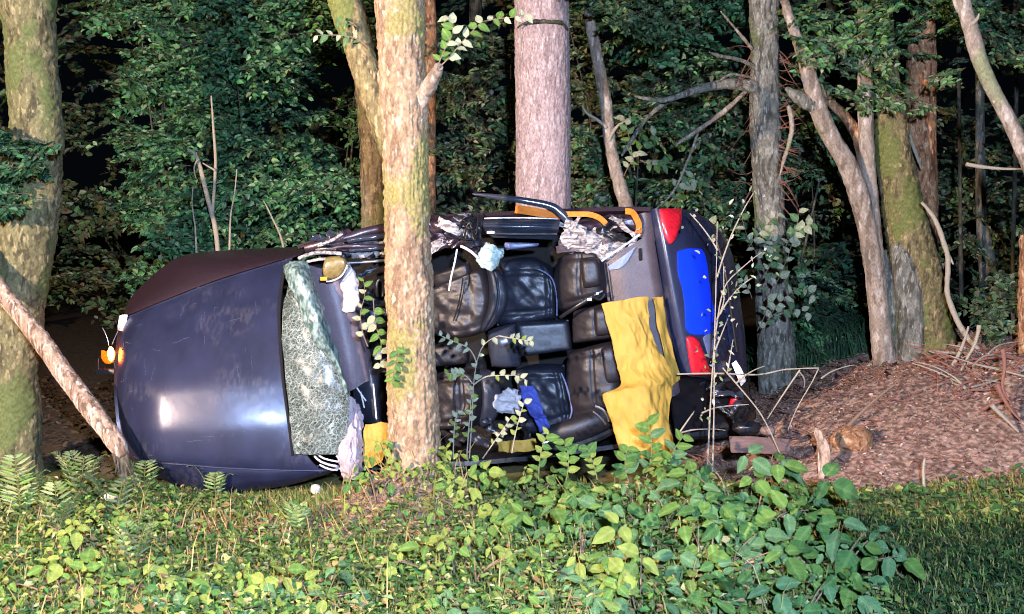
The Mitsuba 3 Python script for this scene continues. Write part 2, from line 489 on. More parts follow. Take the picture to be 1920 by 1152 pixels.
part(car, 'bonnet', sheet(HOODV, 90, 90, .012, raw=True), 'paint', smooth=40, label='scratched dark bonnet reflecting two lamps')
top, bot = hgrid[0], hgrid[-1]
fend_o = [(229, 600, .63), (238, 572, .69), (272, 530, .69), (352, 477, .67), (450, 468, .65), (596, 462, .59)]
fend_m = [(230.5, 599, .56), (246, 577, .40), (295, 540, .345), (380, 497, .355), (465, 485, .365), (572, 472, .375)]
part(car, 'front_fender', sheet([fend_o, fend_m, [(x, y - 3, d + .012) for x, y, d in top]], 30, 50, .01), 'paint_red', smooth=50, label='reddish dark upper front fender')
part(car, 'bonnet_edge', ptube([(x, y + 1, d - .001) for x, y, d in top], .007, n=40), 'paint')
lowb = [(262, 872, .3), (285, 890, .1), (330, 909, -.02), (420, 924, -.06), (520, 914, -.05), (628, 884, -.05)]
lowm = [(254, 864, .22), (280, 878, -.05), (328, 892, -.17), (418, 904, -.19), (512, 900, -.17), (616, 884, -.13)]
part(car, 'front_fender', sheet([[(x, y + 2, d + .006) for x, y, d in bot], lowm, lowb], 26, 50, .01), 'paint', smooth=50, label='underside front fender on the ground')
part(car, 'fender_trim', ptube([(x, y + 1, d - .002) for x, y, d in bot], .006, n=40), 'paint')
rs_ = np.random.default_rng(17)
sc_ = []
for q in range(36):
    a0, b0 = rs_.integers(8, 80), rs_.integers(8, 70)
    ln, ds = rs_.integers(2, 8), rs_.integers(-1, 2)
    ia = np.clip(a0 + np.linspace(0, ds, 6).round().astype(int), 0, 89); ib = np.clip(b0 + np.linspace(0, ln, 6).round().astype(int), 0, 89)
    if q % 2:
        ia, ib = np.clip(b0 + np.linspace(0, ln, 6).round().astype(int), 0, 89), np.clip(a0 + np.linspace(0, ds, 6).round().astype(int), 0, 89)
    sc_.append(tube(HOODV[ia, ib] + np.arange(6)[:, None] * 1e-4 + [0, -.0008, 0], [.0002] + [.0006] * 4 + [.0002], sides=4, n=8))
part(car, 'scratches', cat(sc_), 'panel_grey', smooth=True, stuff=True)
# front end, turned away from the camera
nose = [r[0] for r in hgrid]
part(car, 'front_bumper', sheet([[(x + dx, y + (727 - y) * sh, d + dd) for x, y, d in nose] for dx, dd, sh in ((0, .006, 0), (4, .16, .02), (14, .42, .05), (40, .75, .1), (90, .95, .15))], 24, 40, .02), 'paint_red', smooth=50)
part(car, 'headlight', sheet([[(224, 592, .33), (231, 590, .28)], [(221, 608, .34), (228, 606, .28)], [(221, 620, .36), (224, 620, .30)]], 8, 6, .03), 'white_plastic')
lamp = part(car, 'indicator_lamp', cat([box(P(200, 696, .26), (.13, .09, .035)), ptube([(184, 694, .25), (184, 672, .25), (190, 668, .25)], .004), ptube([(215, 694, .25), (213, 672, .25)], .004), ptube([(178, 700, .24), (196, 690, .24)], .008)]), 'black_plastic', label='broken orange indicator lamp hanging lit at the nose')
scene[numbered(lamp + '__wire')] = mikit.ply(cat([ptube([(204, 648, .25), (200, 632, .25), (192, 615, .26)], .003), ptube([(210, 646, .25), (216, 632, .27), (224, 615, .3)], .003)]), 'metal_bare')
bulb = trimesh.creation.icosphere(2, 1.0)
bowl = np.array([[[.012 + .07 * u_, 0, .055 * u_ ** 1.6]] for u_ in np.linspace(0, 1, 8)])[:, 0]
aa_ = np.linspace(2.6, 6.6, 24)
BV = np.array([[P(208, 664, .33) + np.array([r_ * math.cos(t_) * .8, -h_, r_ * math.sin(t_)]) for t_ in aa_] for r_, _, h_ in bowl * [.75, 1, 1]])
bi = np.arange(8 * 24).reshape(8, 24); bj = np.roll(bi, -1, 1)
bq = np.stack([bi[:-1], bj[:-1], bj[1:], bi[1:]], -1)[:, :-1].reshape(-1, 4)
scene[numbered(lamp + '__reflector')] = mikit.ply((BV.reshape(-1, 3), np.vstack([bq[:, :3], bq[:, [0, 2, 3]]])), {'type': 'twosided', 'b': {'type': 'diffuse', 'reflectance': rgb(.42, .075, .008)}}, smooth=True)
scene[numbered(lamp + '__bulb')] = mikit.ply((np.array(bulb.vertices) * [.022, .022, .05] + P(208, 664, .25), bulb.faces), 'white_plastic', smooth=True, emitter={'type': 'area', 'radiance': rgb(42, 8.0, .35)})
# floor pan and inner sides behind everything
part(car, 'floor_pan', sheet([[(420, 540, .9), (700, 470, .8), (1000, 440, .8), (1320, 420, .85)], [(400, 700, .95), (700, 690, .85), (1000, 690, .85), (1380, 640, .9)], [(420, 850, .85), (700, 850, .75), (1000, 835, .75), (1400, 760, .9)]], 10, 14, .12), 'black_matte')
part(car, 'side_panel', sheet([[(560, 466, .35), (720, 432, .3), (900, 405, .3), (1220, 396, .3)], [(600, 480, .55), (720, 450, .5), (900, 430, .5), (1220, 410, .5)], [(600, 500, .85), (720, 470, .85), (900, 445, .85), (1220, 425, .85)]], 14, 30, .03, wrinkle=(.03, 6, 3)), 'paint_red')
part(car, 'side_panel', sheet([[(590, 884, .0), (760, 880, .05), (1000, 862, .12), (1200, 835, .2)], [(600, 872, .3), (760, 868, .35), (1000, 850, .4), (1200, 825, .45)], [(620, 850, .75), (760, 850, .75), (1000, 835, .75), (1200, 815, .8)]], 14, 30, .03, wrinkle=(.03, 6, 5)), 'black_plastic')
# windscreen, crazed and folded down over the bonnet's rear edge
ws = [[(548, 520, -.20), (566, 512, -.33), (584, 545, -.29)],
      [(533, 560, -.22), (560, 560, -.31), (594, 572, -.28)],
      [(529, 610, -.22), (572, 610, -.31), (607, 612, -.29)],
      [(533, 690, -.25), (592, 690, -.31), (640, 690, -.27)],
      [(541, 760, -.25), (600, 760, -.31), (656, 752, -.27)],
      [(547, 820, -.25), (600, 822, -.30), (650, 812, -.26)],
      [(552, 851, -.25), (600, 853, -.28), (634, 852, -.25)]]
w = part(car, 'windscreen', sheet(ws, 60, 30, .006, wrinkle=(.022, 14, 21)), 'crazed_glass', label='crazed greenish laminated windscreen peeled out of its frame')
fl = [[(530, 500, -.22), (548, 490, -.30), (576, 490, -.26)], [(540, 530, -.36), (564, 520, -.42), (590, 530, -.30)],
      [(560, 575, -.40), (584, 570, -.43), (604, 572, -.32)], [(582, 630, -.41), (602, 625, -.43), (622, 628, -.32)], [(628, 690, -.33), (636, 690, -.34), (643, 692, -.29)], [(646, 738, -.31), (650, 738, -.31), (655, 740, -.28)]]
scene[numbered(w + '__folded_edge')] = mikit.ply(sheet(fl, 50, 18, .006, wrinkle=(.03, 22, 31)), 'glass_edge', smooth=50)
part(car, 'windscreen_seal', ptube([(534, 505, -.17), (524, 590, -.2), (529, 690, -.22), (541, 790, -.24), (549, 855, -.25)], .009, n=30), 'black_matte')
# dashboard
part(car, 'dashboard', sheet([[(566, 498, -.02), (610, 505, -.12), (650, 512, -.06), (668, 530, .12)], [(588, 585, -.04), (630, 580, -.14), (664, 580, -.08), (684, 590, .12)], [(618, 680, -.04), (650, 670, -.14), (680, 660, -.08), (696, 670, .12)], [(640, 738, -.0), (664, 730, -.12), (690, 715, -.08), (706, 720, .12)]], 40, 40, .03), 'dash_plastic', smooth=60, label='bare mauve dashboard top behind the windscreen')
part(car, 'steering_column', sheet([[(660, 720, .02), (690, 690, -.03), (716, 690, .06)], [(664, 750, .02), (700, 742, -.05), (720, 745, .06)], [(684, 792, .05), (706, 796, -.02), (724, 798, .08)]], 20, 16, .05), 'leather_navy')
ang = np.linspace(0, 2 * math.pi, 41)[:-1]
swc, sw1, sw2 = P(760, 700, .0), np.array([.35, -.35, 0.1]), np.array([0, -.06, .9])
sw1, sw2 = unit(sw1), unit(sw2)
ring = np.array([swc + .18 * (math.cos(t) * sw1 + math.sin(t) * sw2) for t in np.linspace(0, 2 * math.pi, 41)])
part(car, 'steering_wheel', cat([tube(ring, .016, sides=10, n=60), tube([swc - sw2 * .18, swc + sw2 * .18], .014), tube([swc, swc + sw1 * .18], .014), box(swc, (.1, .06, .13))]), 'black_plastic')
part(car, 'dashboard_vent', ptube([(707, 556, .0), (706, 535, -.02), (712, 524, -.02), (719, 530, 0), (718, 556, .02)], .012, n=24), 'black_plastic')
part(car, 'dashboard_hood', sheet([[(676, 560, .1), (730, 540, .2)], [(690, 620, .1), (735, 610, .2)], [(700, 690, .1), (735, 690, .2)]], 14, 10, .03, wrinkle=(.03, 12, 9)), 'black_plastic')
for a, b in (((668, 726), (686, 752)), ((676, 735), (683, 765)), ((700, 720), (706, 786))):
    part(car, 'column_strip', ptube([(*a, -.08), (*b, -.06)], .005), 'white_plastic')
# rear view mirror hanging in the opening
mir = part(car, 'rear_mirror', pad([[(612, 482, -.26), (634, 480, -.27)], [(605, 505, -.28), (651, 494, -.28)], [(610, 527, -.26), (634, 522, -.26)]], .02, .03, 18, 18, wr=.004, rnd=.08, power=8), 'amber_mirror', label='olive amber rear view mirror dangling over the dashboard')
scene[numbered(mir + '__edge')] = mikit.ply(ptube([(612, 528, -.28), (636, 521, -.29), (651, 497, -.29)], .005, n=16), 'white_plastic', smooth=True)
scene[numbered(mir + '__reflector')] = mikit.ply(box(P(607, 523, -.31), (.045, .02, .025)), {'type': 'twosided', 'b': {'type': 'principled', 'base_color': rgb(.95, .3, .03), 'roughness': .15, 'specular': .8}}, smooth=False)
# torn upper frame: A pillar stub, door frame, window trims
def bars(name, items, mat, **k):
    for pts, r in items:
        part(car, name, ptube(pts, r, n=22, sides=8, rough=.35 * np.max(r), rs=25, seed=len(USED) % 90, **k), mat)
bars('torn_pillar', [([(572, 466, .02), (640, 448, .0), (690, 434, .02), (745, 424, .08)], .028), ([(600, 474, -.05), (650, 462, -.05), (720, 462, 0)], .014)], 'paint_red', flat=(1, .6))
bars('torn_pillar', [([(560, 485, -.08), (600, 474, -.1), (640, 476, -.08)], .012), ([(575, 492, -.1), (612, 486, -.12), (640, 490, -.1)], .009)], 'liner_shred')
bars('door_frame', [([(652, 452, -.02), (690, 446, -.02), (740, 440, .03)], .02), ([(655, 470, -.03), (700, 466, -.02), (745, 462, .03)], .016)], 'dark_gloss')
bars('door_frame', [([(650, 494, -.05), (690, 491, -.05), (740, 487, .02)], .010), ([(592, 469, -.06), (615, 467, -.07), (630, 468, -.06)], .008)], 'metal_bare')
bars('door_frame', [([(640, 440, -.02), (620, 452, -.04), (596, 462, -.04)], .010)], 'liner_shred')
part(car, 'door_trim', sheet([[(655, 455, .02), (745, 446, .06)], [(660, 485, .02), (745, 482, .06)]], 10, 20, .02, wrinkle=(.03, 12, 44)), 'leather_navy')
part(car, 'roof_rail', ptube([(886, 364, .1), (930, 369, .08), (985, 377, .06), (1035, 388, .06), (1058, 406, .06), (1074, 424, .06)], [.006, .016, .022, .026, .03, .022], n=40, flat=(1, .5)), 'dark_gloss', label='cut roof rail sticking up above the wreck')
part(car, 'rear_door', sheet([[(905, 412, .04), (980, 412, .02), (1050, 412, .04)], [(906, 424, -.03), (980, 425, -.04), (1048, 428, -.02)], [(908, 432, .02), (980, 434, .0), (1046, 436, .02)], [(925, 446, .06), (990, 448, .06), (1042, 450, .08)]], 24, 24, .03), 'dark_gloss', label='open upper door edge with glossy trim')
bars('door_seal', [([(908, 410, -.0), (980, 409, -.02), (1045, 411, 0)], .007), ([(926, 438, -.02), (980, 439, -.03), (1044, 439, 0)], .006)], 'metal_bare')
part(car, 'door_latch', box(P(920, 436, -.06), (.05, .02, .02)), 'white_plastic', smooth=False)
part(car, 'door_pocket', pad([[(944, 454, .1), (1012, 456, .1)], [(948, 470, .1), (1010, 462, .1)]], .03, .02, 16, 16, wr=.001), 'panel_grey')
part(car, 'torn_wiring', cat([ptube([(P0[0], P0[1], -.02), (P0[0] + dx, P0[1] + dy, -.06), (P0[0] + 2.2 * dx, P0[1] + .6 * dy, 0)], .006, n=10) for P0, dx, dy in (((862, 430), 10, -22), ((870, 452), 12, -34), ((878, 402), 8, 26), ((884, 420), 6, 30), ((892, 440), -14, -22), ((868, 415), 14, 14), ((896, 404), -4, 36), ((858, 445), 18, 4))]), 'black_plastic')
part(car, 'torn_wiring', sheet([[(872, 404, .04), (905, 398, .08)], [(868, 432, .0), (903, 432, .02)], [(880, 460, .02), (900, 458, .05)]], 16, 12, .02, wrinkle=(.06, 18, 71)), 'black_plastic')
part(car, 'torn_panel', sheet([[(806, 404, .12), (840, 402, .1), (878, 398, .12)], [(806, 422, .02), (840, 424, .0), (874, 420, .03)], [(808, 440, .06), (840, 442, .06), (872, 436, .08)], [(812, 470, .02), (840, 462, .02), (866, 452, .06)]], 30, 26, .012, wrinkle=(.07, 16, 52)), 'paint_red', label='crumpled reddish panel beside the tree trunk')
part(car, 'headliner', sheet([[(1058, 432, .0), (1090, 420, .05), (1120, 424, .1)], [(1050, 446, -.03), (1095, 446, -.03), (1150, 440, .06)], [(1052, 456, -.0), (1100, 466, -.04), (1170, 452, .05)], [(1075, 462, .05), (1128, 488, .0), (1176, 456, .05)]], 40, 40, .006, wrinkle=(.10, 20, 61)), 'liner_shred', label='shredded whitish roof lining')
part(car, 'window_frame', ptube([(1128, 490, -.02), (1160, 468, -.02), (1200, 440, .0)], .007, n=14), 'white_plastic')
part(car, 'window_frame', sheet([[(1075, 414, .12), (1130, 405, .14), (1190, 400, .14)], [(1080, 428, .02), (1130, 420, .06), (1196, 410, .08)], [(1110, 440, .08), (1150, 436, .1), (1200, 432, .1)]], 20, 24, .015, wrinkle=(.04, 14, 17)), 'paint_red')
part(car, 'rear_pillar', sheet([[(1196, 402, .05), (1210, 399, .02), (1222, 399, .05)], [(1196, 424, .05), (1210, 424, .02), (1226, 424, .05)], [(1194, 444, .05), (1208, 448, .03), (1230, 452, .05)]], 14, 14, .03), 'trim_mauve')
def clutter(n, x0, x1, y0, y1, d0, d1, seed, mats):
    r = np.random.default_rng(seed)
    for q in range(n):
        x, y, d = r.uniform(x0, x1), r.uniform(y0, y1), r.uniform(d0, d1)
        a, l, w_ = r.normal(0, .55), r.uniform(10, 32), r.uniform(3, 9)
        c_, s_ = math.cos(a), math.sin(a)
        rows = [[(x + c_ * l * u_ - s_ * w_ * v_, y + s_ * l * u_ + c_ * w_ * v_, d + .02 * r.normal()) for u_ in (-1, 0, 1)] for v_ in (-1, 1)]
        part(car, 'torn_trim', sheet(rows, 10, 14, .006, wrinkle=(.05, 22, seed + q)), mats[r.integers(len(mats))], smooth=40)


clutter(16, 812, 900, 400, 470, -.06, .08, 5, ['black_plastic', 'paint_red', 'leather_navy', 'liner_shred'])
clutter(14, 590, 725, 440, 500, -.06, .06, 15, ['black_plastic', 'paint_red', 'dark_gloss', 'liner_shred'])
clutter(14, 1060, 1195, 415, 470, -.05, .1, 25, ['black_plastic', 'liner_shred', 'trim_mauve', 'liner_shred'])
clutter(9, 690, 735, 500, 700, -.02, .12, 35, ['black_plastic', 'leather_navy', 'panel_grey'])
clutter(10, 830, 1000, 780, 830, -.1, .2, 45, ['black_plastic', 'leather_navy', 'leather_brown'])
clutter(8, 1290, 1400, 715, 800, .1, .3, 55, ['black_plastic', 'black_matte', 'dark_gloss'])
# seats: pads drawn on their own plane
def seat(name, rows, mat, parent=car, **k):
    return part(parent, name, pad(rows, **k), mat, smooth=60)
fs = seat('front_seat', [[(790, 552, .14), (850, 520, .05), (906, 500, .02)], [(798, 590, .14), (858, 578, .04), (918, 560, .0)], [(806, 628, .14), (860, 634, .05), (906, 624, .02)]], 'leather_brown', thick=.05, back=.15, gu=(-.74, .74), gv=(.45,), wr=.02, seed=3, rnd=.08, power=9)
scene[numbered(fs + '__headrest')] = mikit.ply(pad([[(902, 494, .02), (940, 504, .02)], [(918, 556, -.02), (953, 556, -.0)], [(884, 634, .04), (932, 612, .02)]], .07, .14, 26, 22, rnd=.7, wr=.008, gv=(-.2,)), 'leather_navy', smooth=60)
scene[numbered(fs + '__bolster')] = mikit.ply(pad([[(810, 514, .1), (880, 490, .02)], [(814, 540, .12), (884, 520, .02)]], .04, .05, 16, 22, wr=.006), 'leather_brown', smooth=60)
fs2 = seat('front_seat', [[(812, 706, .1), (850, 692, .02), (892, 694, .0)], [(812, 750, .1), (856, 748, .0), (905, 745, -.02)], [(816, 806, .1), (852, 806, .02), (892, 800, .02)]], 'leather_brown', thick=.09, back=.15, gu=(-.7, .7), gv=(.4,), wr=.02, seed=8, rnd=.08, power=9)
scene[numbered(fs2 + '__headrest')] = mikit.ply(pad([[(886, 694, .04), (930, 690, .06)], [(900, 745, .0), (940, 745, .05)], [(888, 806, .04), (925, 800, .06)]], .06, .14, 24, 20, rnd=.8, wr=.008), 'leather_navy', smooth=60)
seat('centre_console', [[(806, 646, .16), (876, 640, .14)], [(808, 690, .16), (882, 682, .14)]], 'leather_brown', thick=.06, back=.1, wr=.004)
seat('centre_console', [[(912, 620, .16), (968, 604, .16)], [(920, 690, .16), (980, 690, .16)]], 'dark_gloss', thick=.09, back=.1, wr=.002, power=3)
arm = seat('armrest', [[(966, 606, .12), (1066, 600, .12)], [(972, 670, .12), (1074, 656, .12)]], 'leather_navy', thick=.05, back=.14, wr=.002, rnd=.04, power=12)
seat('rear_cushion', [[(938, 492, .3), (990, 482, .27), (1030, 500, .25)], [(942, 548, .3), (995, 545, .25), (1046, 545, .22)], [(930, 612, .3), (990, 608, .27), (1046, 598, .25)]], 'leather_navy', thick=.10, back=.15, gu=(-.55, .62), gv=(.72,), wr=.022, seed=5, rnd=.08, power=10)
seat('rear_cushion', [[(965, 694, .3), (1010, 684, .27), (1058, 684, .25)], [(972, 745, .3), (1018, 742, .25), (1072, 738, .22)], [(980, 812, .3), (1030, 815, .27), (1078, 792, .25)]], 'leather_navy', thick=.10, back=.15, gu=(-.6, .62), gv=(.7,), wr=.022, seed=6, rnd=.08, power=10)
bars('cushion_piping', [([(1008, 505, .1), (1036, 525, .09), (1044, 560, .09), (1044, 592, .1)], .005), ([(1052, 700, .1), (1064, 730, .09), (1072, 770, .09), (1066, 790, .1)], .006)], 'panel_grey')
b1 = seat('rear_backrest', [[(1052, 482, .2), (1092, 468, .06), (1128, 472, .03)], [(1040, 530, .2), (1088, 525, .05), (1136, 522, .02)], [(1054, 590, .2), (1096, 572, .06), (1140, 558, .03)]], 'leather_brown', thick=.08, back=.18, gv=(.1,), gu=(-.75, .75), wr=.010, seed=11, rnd=.06, power=10)
scene[numbered(b1 + '__headrest')] = mikit.ply(pad([[(1086, 484, -.02), (1124, 480, -.02)], [(1092, 544, -.02), (1130, 538, -.02)]], .06, .06, 22, 22, rnd=.3, wr=.005), 'leather_brown', smooth=60)
b2 = seat('rear_backrest', [[(1078, 582, .18), (1112, 574, .08), (1146, 566, .03)], [(1078, 645, .18), (1114, 640, .08), (1158, 634, .03)]], 'leather_brown', thick=.07, back=.16, gv=(.25,), wr=.008, seed=12, rnd=.06, power=10)
scene[numbered(b2 + '__headrest')] = mikit.ply(pad([[(1112, 578, -.01), (1146, 570, -.01)], [(1116, 632, -.01), (1152, 628, -.01)]], .05, .06, 20, 20, rnd=.3, wr=.004), 'leather_brown', smooth=60)
b3 = seat('rear_backrest', [[(1068, 660, .2), (1112, 648, .06), (1148, 640, .03)], [(1064, 715, .2), (1114, 712, .05), (1166, 702, .02)], [(1076, 790, .2), (1122, 786, .06), (1172, 768, .03)]], 'leather_brown', thick=.08, back=.18, gv=(.1,), gu=(-.75, .75), wr=.010, seed=13, rnd=.06, power=10)
scene[numbered(b3 + '__headrest')] = mikit.ply(pad([[(1124, 650, -.01), (1152, 644, -.01)], [(1134, 726, -.01), (1166, 716, -.01)]], .055, .06, 22, 22, rnd=.3, wr=.004), 'leather_brown', smooth=60)
bars('seat_seam', [([(868, 522, -.03), (862, 560, -.045), (850, 602, -.03)], .005), ([(852, 700, -.08), (850, 745, -.11), (848, 796, -.08)], .005)], 'black_matte')
part(car, 'seat_belt', cat([ptube([(1050, 596, .03), (1090, 570, -.06), (1130, 546, -.07)], .012, n=14, flat=(1, .4)), ptube([(1110, 552, -.1), (1124, 562, -.1), (1134, 552, -.09)], .008, n=10)]), 'black_plastic')
part(car, 'belt_buckle', cat([box(P(1105, 562, -.11), (.03, .015, .02)), box(P(1120, 551, -.11), (.02, .015, .015))]), 'metal_bare', smooth=False)
part(car, 'parcel_shelf', sheet([[(1132, 492, .03), (1168, 468, .0), (1206, 446, .0), (1224, 432, .03)], [(1136, 530, .02), (1175, 510, -.02), (1214, 495, -.02), (1234, 492, .02)], [(1142, 590, .02), (1185, 575, -.03), (1226, 562, -.03), (1246, 560, .02)], [(1150, 660, .02), (1195, 660, -.03), (1240, 660, -.03), (1262, 650, .02)], [(1170, 745, .02), (1215, 745, -.02), (1255, 745, -.02), (1275, 735, .02)]], 50, 30, .02), 'trim_mauve', smooth=50, label='mauve rear shelf with a dark slot')
part(car, 'shelf_slot', pad([[(1197, 466, -.025), (1203, 465, -.025)], [(1198, 490, -.02), (1205, 489, -.02)]], .006, .004, 12, 8), 'black_matte')
part(car, 'shelf_seam', ptube([(1136, 494, -.01), (1141, 530, -.02), (1146, 566, -.02)], .005), 'black_matte')
part(car, 'shelf_trim', sheet([[(1140, 500, -.02), (1180, 472, -.03), (1192, 462, -.03)], [(1142, 506, -.02), (1160, 504, -.03), (1178, 488, -.03)]], 8, 12, .004), 'panel_grey')
# rear end
tg = [[(1218, 394, .06), (1234, 391, .0), (1262, 391, .08), (1300, 395, .34)],
      [(1226, 440, .05), (1244, 440, -.03), (1280, 440, .04), (1330, 436, .30)],
      [(1236, 500, .05), (1255, 500, -.04), (1295, 500, .03), (1346, 500, .28)],
      [(1246, 570, .05), (1268, 570, -.04), (1308, 570, .03), (1356, 570, .28)],
      [(1260, 640, .05), (1282, 640, -.03), (1320, 640, .04), (1366, 640, .30)],
      [(1276, 702, .06), (1296, 706, .0), (1330, 708, .08), (1374, 705, .34)]]
TG = interp(PG(tg), 60, 40); TGN = gnormals(TG)
tail = part(car, 'tailgate', shell(TG, TG - TGN * .02), 'paint', smooth=50, label='dark boot lid carrying both red tail lights')


def on_tail(pts, lift, thick, n=14, mat='lens_red', name='tail_light', lab=None, bulge=0.0):
    """a closed outline in pixels laid on the boot lid"""
    from scipy.interpolate import LinearNDInterpolator
    px, py = proj(TG.reshape(-1, 3))
    it = LinearNDInterpolator(np.stack([px, py], 1), np.hstack([TG.reshape(-1, 3), TGN.reshape(-1, 3)]))
    pts = np.array(pts, float)
    k = len(pts)
    o = PchipInterpolator(np.arange(k + 1), np.vstack([pts, pts[:1]]), axis=0)(np.linspace(0, k, 6 * k + 1)[:-1])
    c = o.mean(0)
    s = np.linspace(0, 1, n)
    g = c + (o[None] - c) * (s ** .8)[:, None, None]
    d = it(g.reshape(-1, 2)).reshape(n, len(o), 6)
    F = d[..., :3] + d[..., 3:] * (lift + bulge * (1 - s ** 4))[:, None, None]
    B = d[..., :3] + d[..., 3:] * (lift - thick)
    V = np.vstack([F.reshape(-1, 3), B[-1:].reshape(-1, 3)])
    m = len(o)
    i = np.arange((n + 1) * m).reshape(n + 1, m); j = np.roll(i, -1, 1)
    q = np.stack([i[:-1], j[:-1], j[1:], i[1:]], -1).reshape(-1, 4)
    key = numbered(tail + '__' + name)
    put(key, (V, np.vstack([q[:, :3], q[:, [0, 2, 3]]])), mat, 50)
    if lab:
        labels[key] = {'label': lab}


on_tail([(1236, 393), (1258, 392), (1277, 393), (1277, 412), (1271, 436), (1264, 452), (1257, 458), (1250, 452), (1243, 434), (1238, 412)], .008, .03, bulge=.014, lab='upper red tail light')
on_tail([(1286, 634), (1297, 631), (1308, 638), (1318, 660), (1327, 685), (1334, 700), (1316, 703), (1299, 703), (1291, 670)], .008, .03, bulge=.014, lab='lower red tail light')
on_tail([(1270, 472), (1290, 467), (1312, 468), (1322, 490), (1327, 530), (1334, 572), (1341, 600), (1336, 618), (1318, 628), (1296, 627), (1285, 612), (1284, 580), (1280, 545), (1271, 510)], .012, .02, mat='plate_blue', name='number_plate', lab='number plate covered by a plain blue shape')
on_tail([(1318, 634), (1338, 618), (1344, 640), (1342, 664), (1330, 672), (1324, 655)], .008, .02, mat='panel_grey', name='plate_lamp_panel')
part(car, 'rear_bumper', sheet([[(1298, 396, .345), (1318, 406, .5), (1330, 420, .8)], [(1330, 436, .31), (1350, 440, .45), (1362, 450, .8)], [(1347, 500, .29), (1368, 500, .42), (1380, 505, .8)], [(1357, 570, .29), (1380, 570, .42), (1390, 575, .8)], [(1367, 640, .31), (1390, 640, .44), (1398, 640, .8)], [(1375, 705, .35), (1396, 712, .48), (1400, 720, .8)]], 40, 26, .02), 'paint', smooth=50)
part(car, 'bumper_strip', ptube([(1340, 440, .28), (1362, 520, .28), (1372, 590, .3), (1382, 660, .32)], .010, n=20), 'black_plastic')
part(car, 'rear_fender', sheet([[(1262, 716, .1), (1300, 708, .15), (1374, 706, .36), (1400, 722, .6)], [(1262, 760, .3), (1310, 752, .4), (1380, 748, .5), (1412, 756, .7)], [(1270, 815, .45), (1320, 806, .5), (1385, 796, .6), (1420, 785, .8)]], 20, 24, .02, wrinkle=(.06, 7, 33)), 'black_plastic', smooth=50)
part(car, 'reflector_strip', sheet([[(1372, 682, .28), (1380, 676, .28)], [(1382, 706, .26), (1394, 700, .26)], [(1390, 724, .28), (1398, 716, .28)]], 10, 8, .01), 'white_plastic')
part(car, 'light_fragment', cat([ptube([(1368, 764, .32), (1378, 748, .28), (1390, 738, .3)], [.012, .02, .008], n=14), ptube([(1370, 746, .33), (1376, 742, .3)], .008)]), 'lens_red', label='broken piece of red lens under the tail')


def wheel(c, ax, r=.30, wd=.2):
    k = thing  # silent alias
    ax = unit(ax); s = unit(np.cross(ax, [0.3, 1, .2])); u = np.cross(ax, s)
    prof = [(r * .62, -wd / 2), (r * .9, -wd / 2), (r * .98, -wd * .38), (r, -wd * .2), (r, wd * .2), (r * .98, wd * .38), (r * .9, wd / 2), (r * .62, wd / 2)]
    t = np.linspace(0, 2 * math.pi, 49)[:-1]
    V = np.array([[c + a * (math.cos(x) * s + math.sin(x) * u) + h * ax for a, h in prof] for x in t])
    i = np.arange(V.shape[0] * V.shape[1]).reshape(V.shape[:2]); j = np.roll(i, -1, 0)
    jj = np.roll(j, -1, 1); ii = np.roll(i, -1, 1)
    q = np.stack([i, j, jj, ii], -1).reshape(-1, 4)
    w = part(car, 'wheel', (V.reshape(-1, 3), np.vstack([q[:, :3], q[:, [0, 2, 3]]])), 'rubber', smooth=35)
    sp = [tube([c + ax * wd * .42, c + ax * wd * .42 + (math.cos(x) * s + math.sin(x) * u) * r * .6], [.035, .02], sides=6) for x in np.arange(5) * 1.2566]
    rim = [tube([c + r * .61 * (math.cos(x) * s + math.sin(x) * u) + ax * wd * .4 for x in np.linspace(0, 2 * math.pi, 33)], .014, sides=6, n=48), tube([c - ax * .02, c + ax * wd * .46], .05, sides=14)]
    scene[numbered(w + '__rim')] = mikit.ply(cat(sp + rim), 'metal_bare', smooth=40)


for x, z, y, sgn in ((-1.9, 1.2, 1.0, 1), (.75, 1.32, 1.05, 1), (-1.9, .17, 1.05, -1), (1.38, .26, .92, -1)):
    wheel(np.array([x, y, z]), (0.05, .05, sgn))
part(car, 'sill', ptube([(1012, 836, .1), (1030, 822, .02), (1080, 806, .0), (1150, 776, .04)], [.03, .075, .085, .07], n=26, sides=18, flat=(1, .8)), 'leather_brown', label='glossy brown door sill at the bottom of the opening')
part(car, 'sill', ptube([(1012, 848, .02), (1070, 838, .0), (1150, 806, .06)], .028, n=20), 'black_plastic')
part(car, 'door_hinge', cat([ptube([(1010, 824, -.05), (1024, 812, -.06), (1032, 822, -.05), (1016, 832, -.05)], .009, n=18), ptube([(1116, 762, -.08), (1132, 770, -.09), (1142, 790, -.08)], .009, n=14), ptube([(1112, 772, -.08), (1126, 784, -.09), (1136, 796, -.08)], .006, n=14)]), 'metal_bare')
part(car, 'airbag', sheet([[(654, 742, -.12), (662, 748, -.16), (672, 762, -.12)], [(650, 775, -.16), (664, 778, -.22), (680, 782, -.14)], [(634, 815, -.20), (658, 815, -.28), (683, 812, -.18)], [(627, 850, -.22), (655, 852, -.32), (680, 848, -.2)], [(634, 878, -.2), (658, 880, -.32), (680, 874, -.18)], [(640, 896, -.12), (660, 903, -.2), (680, 890, -.1)]], 60, 40, .01, wrinkle=(.08, (22, 22, 6), 81, 1)), 'cloth_pink', label='limp pinkish airbag hanging out onto the grass')
part(car, 'torn_hose', cat([ptube([(590, 856, -.2), (606, 868, -.24), (630, 874, -.22)], .007, n=14), ptube([(596, 852, -.18), (614, 862, -.26), (634, 866, -.24)], .006, n=14), ptube([(600, 872, -.2), (618, 880, -.24), (632, 882, -.2)], .006, n=14)]), 'white_plastic')

